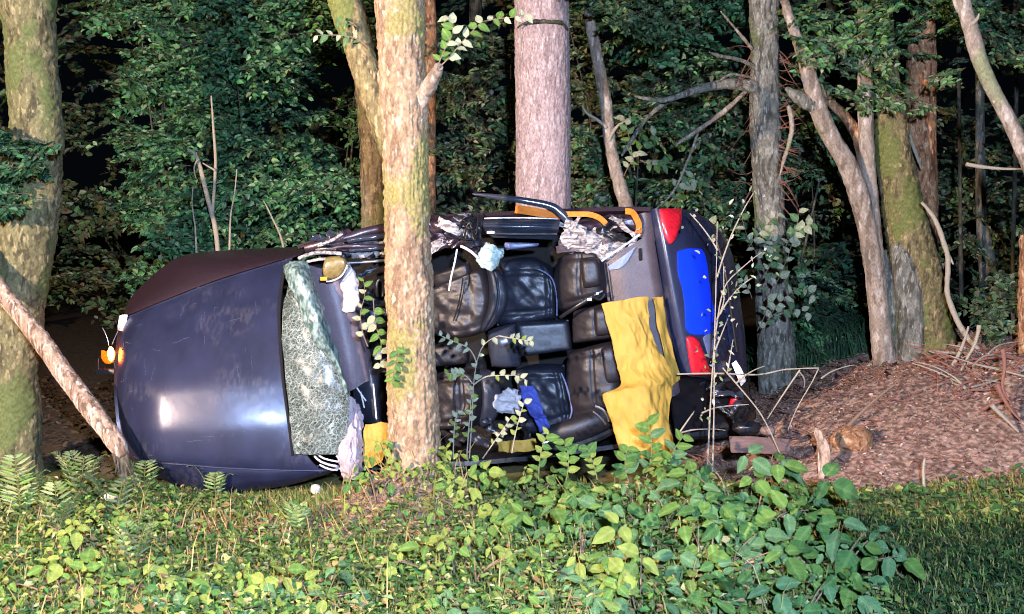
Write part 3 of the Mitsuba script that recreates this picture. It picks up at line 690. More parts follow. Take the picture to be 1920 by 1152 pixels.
# ------------------------------------------------------------------ loose things on and in the wreck
solo('yellow_sheet', sheet([[(1127, 570, -.16), (1170, 562, -.2), (1216, 557, -.16)], [(1143, 630, -.2), (1185, 625, -.24), (1224, 620, -.18)], [(1158, 690, -.22), (1205, 680, -.26), (1246, 668, -.18)], [(1164, 718, -.22), (1215, 712, -.3), (1264, 716, -.18)], [(1130, 742, -.26), (1195, 735, -.34), (1262, 734, -.2)], [(1148, 800, -.28), (1200, 800, -.36), (1256, 790, -.24)], [(1166, 864, -.30), (1215, 866, -.38), (1272, 858, -.28)]], 110, 70, .004, wrinkle=(.062, (7.5, 7.5, 3.5), 91, 1)), 'cloth_yellow', 'large yellow protective sheet draped over the rear shelf down to the brambles', 'sheet', smooth=60)
solo('yellow_sheet', sheet([[(1224, 560, -.1), (1243, 556, -.06)], [(1236, 620, -.12), (1252, 615, -.06)], [(1248, 680, -.12), (1270, 680, -.06)], [(1254, 726, -.12), (1275, 712, -.06)]], 40, 14, .004, wrinkle=(.05, (14, 14, 5), 93)), 'cloth_yellow', 'narrow yellow strip of sheet hanging beside the boot lid', 'sheet', smooth=60)
solo('yellow_sheet', sheet([[(683, 795, -.2), (726, 790, -.22)], [(680, 830, -.22), (726, 828, -.24)], [(688, 878, -.2), (716, 866, -.22)]], 30, 24, .004, wrinkle=(.07, (16, 16, 6), 95)), 'cloth_yellow', 'small yellow sheet between the limp airbag and the front tree trunk', 'sheet', smooth=60)
solo('yellow_sheet', sheet([[(930, 828, -.25), (968, 826, -.28), (1004, 822, -.25)], [(934, 846, -.25), (968, 848, -.3), (1006, 844, -.25)]], 20, 24, .004, wrinkle=(.05, (18, 18, 9), 97)), 'cloth_yellow', 'yellow scrap of sheet low behind the leaves below the seats', 'sheet', smooth=60)
solo('white_cloth', sheet([[(652, 506, -.2), (658, 502, -.22), (662, 508, -.2)], [(640, 534, -.2), (656, 530, -.23), (674, 534, -.2)], [(643, 556, -.2), (658, 560, -.22), (674, 560, -.2)], [(642, 582, -.18), (656, 586, -.2), (668, 578, -.18)]], 30, 20, .003, wrinkle=(.035, 20, 101)), 'cloth_white', 'white torn paper lying on the dashboard', 'paper', smooth=60)
solo('white_cloth', sheet([[(932, 742, -.06), (950, 728, -.08), (972, 730, -.06)], [(928, 758, -.08), (950, 752, -.12), (974, 752, -.08)], [(936, 776, -.06), (955, 778, -.08), (978, 774, -.06)]], 26, 26, .003, wrinkle=(.07, 24, 103)), 'cloth_white', 'crumpled white cloth on the lower front seat', 'cloth', smooth=60)
solo('blue_cloth', sheet([[(974, 724, .0), (1000, 726, -.02)], [(984, 760, -.04), (1010, 748, -.06)], [(1002, 785, -.02), (1022, 775, -.06)], [(1012, 812, .02), (1032, 804, .0)]], 30, 16, .004, wrinkle=(.08, 18, 105)), 'cloth_blue', 'bright blue cloth hanging over the lower rear seat', 'cloth', smooth=60)
solo('pale_green_rag', sheet([[(914, 454, -.06), (926, 460, -.08), (942, 468, -.06)], [(896, 480, -.08), (920, 476, -.12), (944, 478, -.08)], [(898, 494, -.08), (916, 508, -.1), (934, 496, -.06)]], 30, 30, .003, wrinkle=(.06, 26, 107)), 'pale_green_film', 'shredded pale green film above the upper front seat', 'rag', smooth=60)
solo('white_wire', ptube([(857, 468, -.1), (852, 495, -.16), (846, 520, -.2), (842, 545, -.18)], .006, n=16), 'white_plastic', 'thin white cord hanging over the upper front seat', 'cord')
solo('white_wire', ptube([(864, 462, -.1), (880, 470, -.12), (896, 484, -.1)], .009, n=12), 'white_plastic', 'short pale cord beside the shredded green film', 'cord')


def strap(pts, wd, label):
    p = spline(PP(pts), 30)
    t, N, B = frames(p)
    up = unit(np.cross(t, [0, 1, 0]))
    F = np.stack([p + up * wd / 2, p - up * wd / 2 + [0, -.01, 0]], 1)
    solo('orange_strap', shell(F, F + [0, .006, 0]), 'strap_orange', label, 'strap', smooth=60)


strap([(966, 392, .2), (1000, 397, .14), (1040, 404, .12), (1062, 404, .1)], .055, 'wide orange strap crossing the pink trunk under the cut rail')
strap([(1062, 402, .06), (1100, 402, .02), (1120, 407, .0), (1136, 420, -.02)], .035, 'middle orange strap looped over the roof edge')
strap([(1172, 396, .06), (1184, 398, .02), (1192, 408, -.02), (1198, 424, -.02), (1197, 438, .0)], .04, 'short orange strap over the rear pillar')

# ------------------------------------------------------------------ trees
def trunk(name, pts, widths, y, mat, label, sides=72, n=240, rough=.012, ridge=.0, rs=22, seed=0, lump=.02, catg='tree', flare=None):
    """pts in pixels; widths in pixels; y one depth or a list"""
    k = thing(name, label, catg)
    ys = np.broadcast_to(np.asarray(y, float), (len(pts),))
    p = np.array([P(a, b, d) for (a, b), d in zip(pts, ys)])
    r = np.array([w_ / 2 * (d + 8) / FPX for w_, d in zip(widths, ys)])
    part(k, 'trunk', tube(p, r, sides=sides, n=n, rough=rough, ridge=ridge, rs=rs, seed=seed, lump=lump), mat, smooth=True)
    return k


def limb(k, pts, widths, y, mat, name='limb', sides=28, n=90, rough=.008, rs=26, seed=0, lump=.008, ridge=0.):
    ys = np.broadcast_to(np.asarray(y, float), (len(pts),))
    p = np.array([P(a, b, d) for (a, b), d in zip(pts, ys)])
    r = np.array([w_ / 2 * (d + 8) / FPX for w_, d in zip(widths, ys)])
    return part(k, name, tube(p, r, sides=sides, n=n, rough=rough, rs=rs, seed=seed, lump=lump, ridge=ridge), mat, smooth=True)


t1 = trunk('mossy_tree', [(30, 960), (22, 840), (20, 720), (26, 600), (50, 450), (66, 330), (70, 250), (62, 150), (54, 60), (50, -60), (40, -400)], [128, 106, 104, 108, 104, 98, 94, 92, 94, 98, 90], .4, 'bark_moss', 'thick mossy green tree trunk at the left edge of the picture', seed=1, n=300, lump=.03, rough=.016, rs=30)
t2 = trunk('forked_tree', [(790, 1010), (782, 900), (777, 820), (772, 700), (768, 560), (763, 420), (760, 280), (757, 200), (752, 100), (750, 0), (748, -120), (745, -420)], [150, 112, 96, 92, 88, 82, 82, 88, 92, 88, 80, 70], -1.1, 'bark_front', 'pinkish tree trunk standing in front of the wreck', seed=2, sides=120, n=460, rough=.012, ridge=.009, rs=34, lump=.018)
limb(t2, [(735, 300), (712, 220), (690, 150), (668, 80), (645, 0), (620, -120)], [30, 46, 52, 54, 58, 50], [-1.08, -1.05, -1.0, -.95, -.9, -.8], 'bark_moss_yellow', seed=4, n=120, rough=.012)
limb(t2, [(770, 240), (790, 190), (803, 165), (816, 140), (823, 125)], [20, 26, 26, 22, 12], [-1.1, -1.15, -1.2, -1.25, -1.3], 'bark_smooth', seed=5)
t2b = trunk('tan_tree', [(706, 700), (704, 560), (702, 430), (700, 330), (696, 240), (690, 160), (675, 90), (655, 20), (640, -60), (620, -300)], [52, 50, 48, 46, 46, 48, 54, 58, 58, 52], 2.0, 'bark_tan', 'slim tan tree trunk rising behind the front tree', seed=6, lump=.012)
t3 = trunk('pink_tree', [(1024, 820), (1021, 600), (1019, 400), (1018, 200), (1016, 60), (1014, -60), (1010, -420)], [112, 106, 102, 101, 100, 98, 90], 2.2, 'bark_pink', 'straight pink grey tree trunk behind the middle of the wreck', seed=7, sides=120, n=420, rough=.006, ridge=.007, rs=40, lump=.006)
part(t3, 'bark_ring', ptube([(970, 52, 1.98), (990, 42, 1.95), (1020, 40, 1.95), (1050, 42, 1.95), (1066, 56, 1.98)], [.006, .014, .018, .014, .006], n=24, rough=.01, rs=40), 'bark_dark')
t4 = trunk('thin_tree', [(1186, 560), (1176, 400), (1160, 340), (1144, 270), (1137, 200), (1122, 120), (1108, 50), (1100, 20)], [26, 27, 24, 21, 22, 21, 19, 12], 2.8, 'bark_smooth', 'thin leaning tree between the pink trunk and the grey trunk', seed=9, sides=32, n=120, lump=.008)
limb(t4, [(1138, 240), (1120, 225), (1100, 212), (1092, 200)], [8, 6, 5, 3], 2.75, 'twig_pale', name='branch', sides=8, n=20, rough=.002, lump=.002)
limb(t4, [(1142, 265), (1160, 235), (1180, 225)], [8, 5, 3], 2.75, 'twig_pale', name='branch', sides=8, n=20, rough=.002, lump=.002)
t5 = trunk('grey_tree', [(1476, 860), (1468, 770), (1458, 700), (1452, 600), (1446, 500), (1442, 400), (1438, 300), (1434, 200), (1434, 100), (1432, 0), (1430, -100), (1426, -400)], [112, 84, 74, 66, 60, 56, 56, 56, 52, 54, 54, 50], 2.4, 'bark_grey', 'grey tree trunk with ivy and dead branches right of the wreck', seed=10, n=300, rough=.012, lump=.014)
for pts, w_ in (([(1420, 165), (1370, 158), (1320, 165), (1280, 178), (1240, 188), (1190, 180)], [26, 20, 15, 12, 9, 5]), ([(1300, 172), (1255, 190), (1215, 220), (1185, 262), (1166, 292)], [10, 9, 8, 8, 3]),
                ([(1420, 130), (1385, 112), (1350, 105), (1330, 98)], [10, 8, 6, 3]), ([(1400, 170), (1350, 215), (1300, 250), (1270, 270)], [8, 9, 8, 3]), ([(1312, 240), (1290, 300), (1262, 360), (1225, 395)], [5, 5, 4, 3]),
                ([(1410, 92), (1380, 55), (1352, 22)], [7, 5, 3]), ([(1418, 150), (1380, 140), (1352, 150)], [6, 5, 3])):
    limb(t5, pts, w_, np.linspace(2.35, 2.0, len(pts)), 'bark_grey' if w_[0] > 9 else 'bark_smooth', name='dead_branch', sides=12, n=36, rough=.006, lump=.006)
for q in range(64):
    a = rng.uniform(-1, 1)
    s_ = 1 if q % 3 else -1
    x0, y0 = 1436 + s_ * 26, rng.uniform(90, 380)
    ln = rng.uniform(15, 48)
    aa = rng.normal(.35, .8)
    pts = [(x0, y0), (x0 + s_ * ln * .5, y0 + aa * ln * .5 + rng.uniform(-6, 6)), (x0 + s_ * ln, y0 + aa * ln + rng.uniform(-8, 8))]
    if q < 1:
        tw = []
    tw.append(ptube([(u_, v_, 2.15 - .1 * j_) for j_, (u_, v_) in enumerate(pts)], [.0035, .003, .001], sides=5, n=5))
part(t5, 'twigs', cat(tw), 'twig_red', smooth=True, stuff=True, label='reddish dead twigs bristling from the grey trunk')
t6 = trunk('multi_stem_tree', [(1672, 770), (1664, 715), (1652, 620), (1642, 520), (1634, 420), (1628, 330), (1624, 240), (1622, 150), (1621, 60), (1620, -60), (1618, -300)], [66, 48, 40, 36, 34, 31, 29, 28, 25, 24, 20], 2.0, 'bark_smooth', 'bare pinkish multi stemmed tree with a limb forking to the left', seed=14, sides=48, lump=.008, rough=.005)
limb(t6, [(1650, 640), (1640, 520), (1626, 430), (1612, 370), (1590, 310), (1560, 260), (1536, 210), (1522, 160), (1505, 100), (1488, 55), (1470, 0)], [30, 34, 36, 38, 36, 34, 34, 30, 24, 20, 16], [2.0, 1.98, 1.94, 1.9, 1.86, 1.82, 1.8, 1.78, 1.76, 1.74, 1.7], 'bark_smooth', seed=15, n=180)
limb(t6, [(1622, 320), (1610, 260), (1590, 225), (1560, 195), (1535, 165), (1500, 120)], [22, 22, 20, 18, 16, 10], [2.06, 2.1, 2.1, 2.1, 2.1, 2.12], 'bark_orange', seed=16, n=90)
limb(t6, [(1534, 200), (1500, 185), (1474, 165)], [28, 24, 8], [1.8, 1.78, 1.8], 'bark_grey', name='stub', seed=17, n=40)
limb(t6, [(1478, 200), (1485, 240), (1470, 300), (1462, 330)], [9, 8, 7, 3], [1.8, 1.75, 1.75, 1.75], 'bark_smooth', name='stub', seed=18, n=40)
limb(t6, [(1676, 740), (1676, 690), (1672, 620), (1664, 540), (1656, 470)], [52, 44, 40, 32, 12], [2.12, 2.1, 2.1, 2.1, 2.1], 'bark_grey', name='stem', seed=19)
t7 = trunk('yellow_moss_tree', [(1760, 810), (1745, 720), (1738, 660), (1730, 580), (1716, 500), (1702, 430), (1690, 370), (1680, 310), (1672, 250), (1662, 170), (1655, 80), (1648, -40), (1640, -300)], [190, 132, 112, 100, 90, 82, 74, 68, 60, 52, 46, 42, 36], 2.1, 'bark_moss_yellow', 'leaning trunk thick with yellow green moss on the soil bank', seed=20, n=300, rough=.02, lump=.02, rs=34)
limb(t7, [(1700, 740), (1706, 680), (1708, 600), (1700, 520), (1690, 470), (1684, 440)], [60, 56, 54, 46, 36, 20], [1.98, 1.97, 1.96, 1.97, 2.02, 2.09], 'bark_grey', name='bare_wood', seed=21, n=120)
t8 = trunk('orange_tree', [(1752, 760), (1744, 600), (1738, 480), (1734, 380), (1729, 280), (1726, 200), (1728, 120), (1728, 40), (1728, -60), (1728, -400)], [58, 50, 44, 46, 54, 54, 52, 48, 46, 40], 2.5, 'bark_orange', 'orange brown trunk standing behind the mossy trunk', seed=22, n=240, rough=.01, lump=.014, ridge=.004)
limb(t8, [(1700, 240), (1708, 262), (1718, 290), (1728, 318)], [8, 7, 6, 3], 2.2, 'twig_pale', name='branch', sides=10, n=30, rough=.003, lump=.003)
t9 = trunk('leaning_branch', [(1990, 480), (1950, 360), (1920, 285), (1892, 225), (1860, 165), (1836, 110), (1822, 60), (1808, 10), (1795, -60)], [32, 30, 29, 28, 27, 29, 28, 26, 24], .5, 'bark_smooth', 'smooth pale stem leaning across the upper right corner', seed=24, sides=40, n=160, lump=.006, rough=.004, catg='tree')
limb(t9, [(1822, 45), (1832, 36), (1836, 26)], [8, 6, 3], .45, 'twig_pale', name='branch', sides=8, n=14, rough=.002, lump=.001)
limb(t9, [(1806, 30), (1796, 16), (1790, 0), (1786, -20)], [9, 9, 8, 8], .5, 'bark_smooth', name='branch', sides=12, n=24, rough=.002, lump=.002)
t10 = trunk('edge_tree', [(1935, 760), (1932, 650), (1928, 560), (1926, 480), (1924, 440)], [70, 44, 36, 30, 20], 1.2, 'bark_orange', 'broken orange stem at the right edge of the picture', seed=26, sides=36, n=100)
for i, (px, y_, w_, lab) in enumerate(((1442, 6.0, 10, None), (850, 7.5, 16, None), (300, 6.5, 9, None))):
    pass
# slim trunks far back in the dark
for (pts, w_, y_, m_, lab) in (
        ([(1862, 700), (1858, 560), (1850, 480), (1840, 400), (1838, 200), (1836, -100)], [46, 40, 30, 20, 16, 12], 6.2, 'bark_grey', 'dim crooked stem deep in the dark right of the mossy trunk'),
        ([(1804, 720), (1802, 500), (1800, 330), (1796, -100)], [9, 8, 7, 6], 5.4, 'bark_dark', 'very thin dim stem just right of the mossy trunk'),
        ([(1902, 700), (1900, 450), (1905, 250), (1900, -100)], [9, 8, 7, 6], 5.6, 'bark_dark', 'very thin dim stem by the right edge of the picture'),
        ([(812, 600), (806, 300), (806, 60), (790, -80)], [22, 22, 26, 26], 4.6, 'bark_orange', 'dim reddish stem behind the front tree fork'),
        ([(318, 640), (312, 400), (306, 180), (312, 60), (330, -60)], [9, 9, 8, 6, 4], 4.2, 'bark_dark', 'thin dark stem inside the left thicket'),
        ([(880, 600), (888, 300), (892, -100)], [30, 26, 22], 8.5, 'bark_dark', 'dark far trunk left of the pink trunk'),
        ([(1570, 720), (1566, 400), (1560, -100)], [30, 26, 24], 8.0, 'bark_dark', 'dark far trunk seen between the bare stems')):
    trunk('slim_tree', pts, w_, y_, m_, lab, sides=18, n=60, rough=.004, lump=.006, seed=int(pts[0][0]))
# pale dead saplings in the left thicket
d1 = trunk('dead_sapling', [(410, 560), (408, 470), (404, 430), (394, 390), (384, 350), (374, 310), (366, 290), (352, 280)], [9, 9, 9, 9, 9, 8, 7, 4], 2.3, 'twig_pale', 'pale dead forked sapling in front of the left thicket', sides=12, n=60, rough=.003, lump=.003, catg='sapling')
limb(d1, [(398, 400), (402, 350), (404, 300), (400, 240), (396, 180)], [7, 6, 6, 5, 3], 2.3, 'twig_pale', name='branch', sides=8, n=40, rough=.002, lump=.002)
limb(d1, [(370, 300), (364, 318), (368, 335)], [4, 3, 2], 2.25, 'twig_pale', name='branch', sides=6, n=12, rough=.001, lump=.001)
limb(d1, [(404, 320), (390, 312), (380, 306)], [4, 3, 2], 2.25, 'twig_pale', name='branch', sides=6, n=12, rough=.001, lump=.001)
for pts, lab in (([(426, 540), (430, 470), (432, 410), (440, 360), (444, 318)], 'thin pale twig right of the forked sapling'), ([(372, 540), (368, 470), (366, 430), (360, 380), (362, 350)], 'thin pale twig left of the forked sapling'), ([(540, 520), (528, 450), (506, 400), (494, 376)], 'thin bent pale twig in front of the thicket nearer the front tree')):
    solo('dead_twig', ptube([(a, b, 2.3) for a, b in pts], np.linspace(.011, .004, len(pts)), sides=8, n=30, rough=.003), 'twig_pale', lab, 'twig')

# the broken pole leaning on the left tree
lg = thing('leaning_log', 'broken pale log leaning from the left tree to the ground', 'log')
part(lg, 'trunk', tube(PP([(-90, 420, .05), (0, 545, -.08), (60, 618, -.15), (120, 700, -.24), (175, 775, -.32), (215, 828, -.38), (232, 856, -.4)]), [.055, .055, .058, .06, .063, .06, .035], sides=40, n=180, rough=.006, ridge=.004, rs=30, seed=31, lump=.014), 'wood_split', smooth=True)
part(lg, 'splintered_end', cat([ptube([(a, b, -.4), (a + dx, b + dy, -.44)], [.016, .004], sides=6) for a, b, dx, dy in ((220, 845, 4, 45), (228, 850, 18, 40), (232, 852, 8, 60), (224, 850, -8, 38), (214, 840, 2, 30), (236, 850, 20, 70))] + [ptube([(222, 850, -.38), (228, 880, -.4), (240, 925, -.42)], [.045, .03, .012], n=20, rough=.012, rs=30)]), 'bark_dark', smooth=False)

# ------------------------------------------------------------------ shrubs in bulk leaves
LEAVES_TRI = 0


def sprays(k, centres, leafL=.064, n_leaf=75, cols=((.035, .10, .06),), length=(.35, .7), flat=.4, var=.8, r=None, twigmat='bark_dark', face=.95, droop=.12, density=1.0):
    """horizontal sprays of alternate leaves round each centre, with their twigs; parts foliage and twigs of the thing k"""
    r = r or rng
    pos, dd, nn, tw = [], [], [], []
    for c in centres:
        az = r.uniform(0, 2 * math.pi)
        L = r.uniform(*length)
        d = np.array([math.cos(az), math.sin(az) * .8, r.uniform(-.25, .2)]); d /= np.linalg.norm(d)
        up = unit(np.array([r.normal(0, flat), r.normal(-face, flat), 1.0]))
        s = unit(np.cross(d, up)); up = np.cross(s, d)
        m = int(n_leaf * density)
        start = c - d * L / 2
        tw.append(tube([start, c + up * .02, c + d * L / 2 - [0, 0, droop * L]], [.004, .003, .0012], sides=4, n=4, caps=False))
        for b in range(4):
            t0 = .15 + .2 * b
            bs = start + d * L * t0
            bd = unit(d * .7 + s * (1 if b % 2 else -1) * r.uniform(.5, .9))
            bl = L * r.uniform(.3, .5)
            tw.append(tube([bs, bs + bd * bl], [.003, .001], sides=3, n=2, caps=False))
            q = m // 5
            t = np.linspace(.15, 1, q)
            pos.append(bs + bd * (bl * t)[:, None] - np.outer(t ** 2, [0, 0, droop * bl]))
            sd = np.where(np.arange(q) % 2, 1, -1)[:, None]
            bside = unit(np.cross(bd, up))
            dd.append(unit(bd * .55 + bside * sd * .8 + r.normal(0, .18, (q, 3)))); nn.append(unit(up + r.normal(0, .5, (q, 3))))
        q = m - 4 * (m // 5)
        t = np.linspace(.1, 1, q)
        pos.append(start + d * (L * t)[:, None] - np.outer(t ** 2, [0, 0, droop * L]))
        sd = np.where(np.arange(q) % 2, 1, -1)[:, None]
        dd.append(unit(d * .55 + s * sd * .8 + r.normal(0, .18, (q, 3)))); nn.append(unit(up + r.normal(0, .35, (q, 3))))
    pos, dd, nn = map(np.vstack, (pos, dd, nn))
    n = len(pos)
    Ls = leafL * r.uniform(.6, 1.3, n)
    part(k, 'foliage', leafbulk(pos, dd, nn, Ls, Ls * r.uniform(.5, .68, n)), 'leaf', smooth=False, color=tints(n, cols, var, r=r), stuff=True)
    part(k, 'twigs', cat(tw), twigmat, smooth=True, stuff=True)


def inpoly(px, py, poly):
    poly = np.asarray(poly, float)
    c = np.zeros(len(px), bool)
    j = len(poly) - 1
    for i in range(len(poly)):
        a, b = poly[i], poly[j]
        hit = ((a[1] > py) != (b[1] > py)) & (px < (b[0] - a[0]) * (py - a[1]) / (b[1] - a[1] + 1e-9) + a[0])
        c ^= hit; j = i
    return c


def region(poly, y0, y1, n, layers=None, r=None):
    """n points whose picture falls in the polygon, between two depths; layers: cluster heights into layers (metres)"""
    r = r or rng
    poly = np.asarray(poly, float)
    out = []
    lo, hi = poly.min(0), poly.max(0)
    while len(out) < n:
        a = r.uniform(lo, hi, (4 * n, 2))
        a = a[inpoly(a[:, 0], a[:, 1], poly)]
        yy = r.uniform(y0, y1, len(a))
        p = np.array([P(x_, z_, d_) for (x_, z_), d_ in zip(a, yy)])
        keep = meshkit.fbm(p * [1.6, 1.2, 2.6], 2, 77) + r.normal(0, .05, len(p)) > (layers if layers is not None else 0.0)
        out += list(p[keep])
    return np.array(out[:n])


GREEN = ((.072, .19, .08), (.095, .22, .08), (.045, .125, .06), (.18, .29, .14))
DIM = ((.15, .18, .08), (.11, .18, .07), (.15, .13, .07), (.10, .21, .09), (.24, .27, .17))


def shrub(name, label, poly, y0, y1, n, base, cols=GREEN, catg='shrub', stems=2, group=None, stemmat='bark_dark', **k):
    t = thing(name, label, catg, group)
    lay = k.pop('layers', .45)
    c = region(poly, y0, y1, int(n * 1.35), lay)
    ms = []
    for q in range(stems):
        e = c[rng.integers(len(c))]
        b = np.array([base + rng.normal(0, .15), (y0 + y1) / 2 + rng.normal(0, .2), 0])
        b[2] = height(b[0], b[1]) - .05
        mid = (b + e) / 2 + rng.normal(0, .12, 3)
        ms.append(tube([b, mid, e], [.016, .011, .004], sides=7, n=16, rough=.003))
    if stems:
        part(t, 'stem', cat(ms), stemmat, smooth=True)
    sprays(t, c, cols=cols, **k)
    return t


shrub('understory_shrub', 'dense dark green shrub beside the gap at the left mossy trunk', [(200, -60), (420, -60), (420, 130), (330, 150), (240, 130), (195, 60)], 3.4, 5.0, 60, -3.0, layers=.49, length=(.4, .8))
shrub('understory_shrub', 'dark green shrub high in the middle of the left thicket', [(400, -60), (700, -60), (700, 170), (400, 150)], 3.2, 5.0, 62, -2.0, layers=.49, length=(.4, .8))
shrub('understory_shrub', 'layered green shrub left of the forked dead sapling', [(230, 150), (420, 140), (420, 330), (290, 330), (215, 270)], 3.4, 4.8, 56, -2.9, layers=.50)
shrub('understory_shrub', 'layered green shrub left of the slim tan trunk', [(400, 140), (720, 150), (720, 340), (400, 330)], 3.2, 4.8, 64, -1.7, layers=.50)
shrub('understory_shrub', 'green shrub directly above the upturned front fender', [(260, 320), (440, 320), (440, 480), (320, 510), (280, 530), (250, 420)], 2.6, 4.4, 60, -2.6, layers=.50)
shrub('understory_shrub', 'green shrub above the torn pillar left of the front tree', [(420, 320), (720, 330), (720, 450), (440, 480)], 2.6, 4.4, 60, -1.5, layers=.50)
shrub('understory_shrub', 'dim brownish shrub between the front tree and the pink trunk', [(790, 40), (985, 20), (985, 420), (790, 420)], 4.6, 7.0, 70, -.4, cols=DIM, layers=.42, leafL=.065)
shrub('understory_shrub', 'dim shrub behind the thin leaning tree', [(1050, -40), (1260, -40), (1260, 400), (1050, 400)], 4.4, 6.5, 70, 1.2, cols=DIM, layers=.43, leafL=.065)
shrub('understory_shrub', 'green shrub behind the dead branches of the grey trunk', [(1240, -60), (1440, -60), (1440, 160), (1240, 160)], 3.4, 5.2, 40, 1.9, cols=GREEN + DIM, layers=.43)
shrub('understory_shrub', 'dim green shrub above the tail lights', [(1200, 180), (1430, 180), (1430, 480), (1240, 420)], 3.4, 5.2, 50, 1.8, cols=GREEN + DIM, layers=.45)
shrub('understory_shrub', 'low dark grass like shrub right of the grey trunk base', [(1480, 470), (1640, 470), (1650, 740), (1490, 740)], 3.2, 4.6, 44, 2.9, cols=((.03, .07, .035), (.03, .06, .04)), layers=.4, length=(.25, .5))
shrub('leafy_canopy', 'bright leaf sprays hanging over the top of the bare stems', [(1470, -60), (1800, -60), (1790, 60), (1700, 100), (1650, 220), (1625, 120), (1480, 70)], 1.4, 2.4, 38, 3.0, cols=((.09, .20, .06), (.14, .22, .08), (.07, .16, .08)), catg='tree branch', stems=0, layers=.38, length=(.3, .6), leafL=.06)
shrub('leafy_canopy', 'leaf spray crossing the bare stem and the orange trunk', [(1500, 80), (1680, 70), (1790, 120), (1800, 230), (1700, 260), (1640, 230), (1520, 200)], 1.5, 2.5, 12, 3.0, cols=((.09, .20, .07), (.15, .22, .10), (.20, .23, .13)), catg='tree branch', stems=0, layers=.40, length=(.25, .5), leafL=.055)
shrub('leafy_canopy', 'leaf spray at the top of the pink trunk', [(1040, -40), (1280, -40), (1240, 60), (1060, 50)], 1.7, 2.6, 22, 1.0, cols=((.05, .11, .05), (.09, .13, .06)), catg='tree branch', stems=0, layers=.35, length=(.25, .5), leafL=.05)
shrub('leafy_canopy', 'green leaf sprays hanging left of the grey trunk', [(1090, -40), (1420, -40), (1400, 110), (1260, 150), (1120, 90)], 2.9, 3.8, 26, 1.6, cols=GREEN, catg='tree branch', stems=0, layers=.46, length=(.35, .7))
shrub('understory_shrub', 'green shrub beside the thin leaning tree above the roof rail', [(1075, 200), (1150, 180), (1300, 260), (1330, 380), (1200, 400), (1090, 380)], 3.0, 4.0, 22, 1.3, cols=GREEN + DIM, layers=.48)
shrub('understory_shrub', 'mid green shrub in the gap between the grey trunk and the forking stem', [(1470, 150), (1600, 230), (1620, 560), (1480, 560)], 3.4, 4.8, 30, 2.6, cols=GREEN + DIM, layers=.44)
shrub('understory_shrub', 'low green growth between the grey trunk and the soil bank', [(1480, 600), (1660, 600), (1660, 750), (1480, 750)], 2.5, 3.2, 22, 2.4, cols=GREEN, layers=.3, length=(.2, .4), stems=0)
shrub('leafy_canopy', 'leaf sprays at the top right beside the pale leaning stem', [(1740, -60), (1960, -60), (1960, 120), (1800, 150)], 2.6, 4.0, 22, 4.0, cols=GREEN + DIM, catg='tree branch', stems=0, layers=.45, length=(.3, .6))
shrub('understory_shrub', 'dark shrub deep behind the right edge stems', [(1770, 180), (1960, 160), (1960, 640), (1790, 620)], 5.5, 8.0, 34, 4.6, cols=DIM, layers=.45)
shrub('understory_shrub', 'dark far foliage behind the bare stems', [(1470, 100), (1800, 100), (1800, 480), (1470, 480)], 5.5, 8.0, 60, 3.4, cols=DIM, layers=.42)
shrub('understory_shrub', 'leaf spray hanging in front of the left mossy trunk', [(-60, 230), (30, 235), (85, 310), (20, 400), (-60, 420)], -.2, .15, 16, -3.4, stems=0, cols=((.035, .10, .05), (.05, .12, .06)), layers=.3, length=(.2, .4), leafL=.05)
shrub('understory_shrub', 'leafy twigs by the broken stem at the right edge', [(1830, 540), (1925, 480), (1930, 640), (1840, 640)], 1.5, 2.4, 16, 3.9, stems=1, cols=((.06, .11, .05), (.13, .16, .09)), layers=.3, length=(.2, .4), leafL=.06)
shrub('understory_shrub', 'dark wall of foliage far behind the wreck', [(-100, -100), (2020, -100), (2020, 600), (-100, 600)], 9.0, 14.0, 330, 0, stems=0, cols=DIM, layers=.40, length=(.8, 1.6), leafL=.12)

# a roadside bush left of the camera, outside the frame: it stands between the left lamp and the lower right corner
rb = thing('roadside_bush', 'leafy bush at the roadside left of the camera', 'shrub')
rc = rng.uniform([-3.0, -6.35, .3], [-2.15, -6.05, 1.84], (300, 3))
rc = rc[rc[:, 0] > -2.58 - 1.3 * np.maximum(rc[:, 2] - 1.66, 0)][:110]
part(rb, 'stem', cat([tube([[-2.4, -6.2, -.1], (e_ + [-2.4, -6.2, .5]) / 2, e_], [.02, .012, .004], sides=6, n=10) for e_ in rc[:8]]), 'bark_dark', smooth=True)
sprays(rb, rc, length=(.2, .35), leafL=.075)

# ------------------------------------------------------------------ single leaf pieces (large leaves are parts)
def leaf_piece(seed, width=.62, serr=.05):
    r = np.random.default_rng(seed)
    t = np.linspace(0, 1, 8)
    w_ = width / 2 * np.sin(np.pi * t ** .8) ** .8 * (1 - .25 * t)
    w_[0] = .02; w_[-1] = 0
    w_ = w_ * (1 + serr * np.where(np.arange(8) % 2, 1, -1))
    bend = -.22 * t ** 2 + .05 * r.normal(0, 1, 8) * .4
    mid = np.stack([0 * t, t, bend], 1)
    lf = np.stack([-w_, t - .04, bend + .32 * w_ + .02 * r.normal(0, 1, 8)], 1)
    rt = np.stack([w_, t - .04, bend + .32 * w_ + .02 * r.normal(0, 1, 8)], 1)
    v = np.vstack([mid, lf, rt])
    f = []
    for i in range(7):
        f += [[i, i + 1, 8 + i + 1], [i, 8 + i + 1, 8 + i], [i, 16 + i + 1, i + 1], [i, 16 + i, 16 + i + 1]]
    uv = np.stack([v[:, 0], v[:, 1]], 1)
    return (v, np.array(f)), uv


PIECES = [leaf_piece(s, w_, .03) for s, w_ in ((1, .66), (2, .80), (3, .58))]
PLY = {m: [mikit.ply(g, m, smooth=True, uv=uv) for g, uv in PIECES] for m in LEAFM}


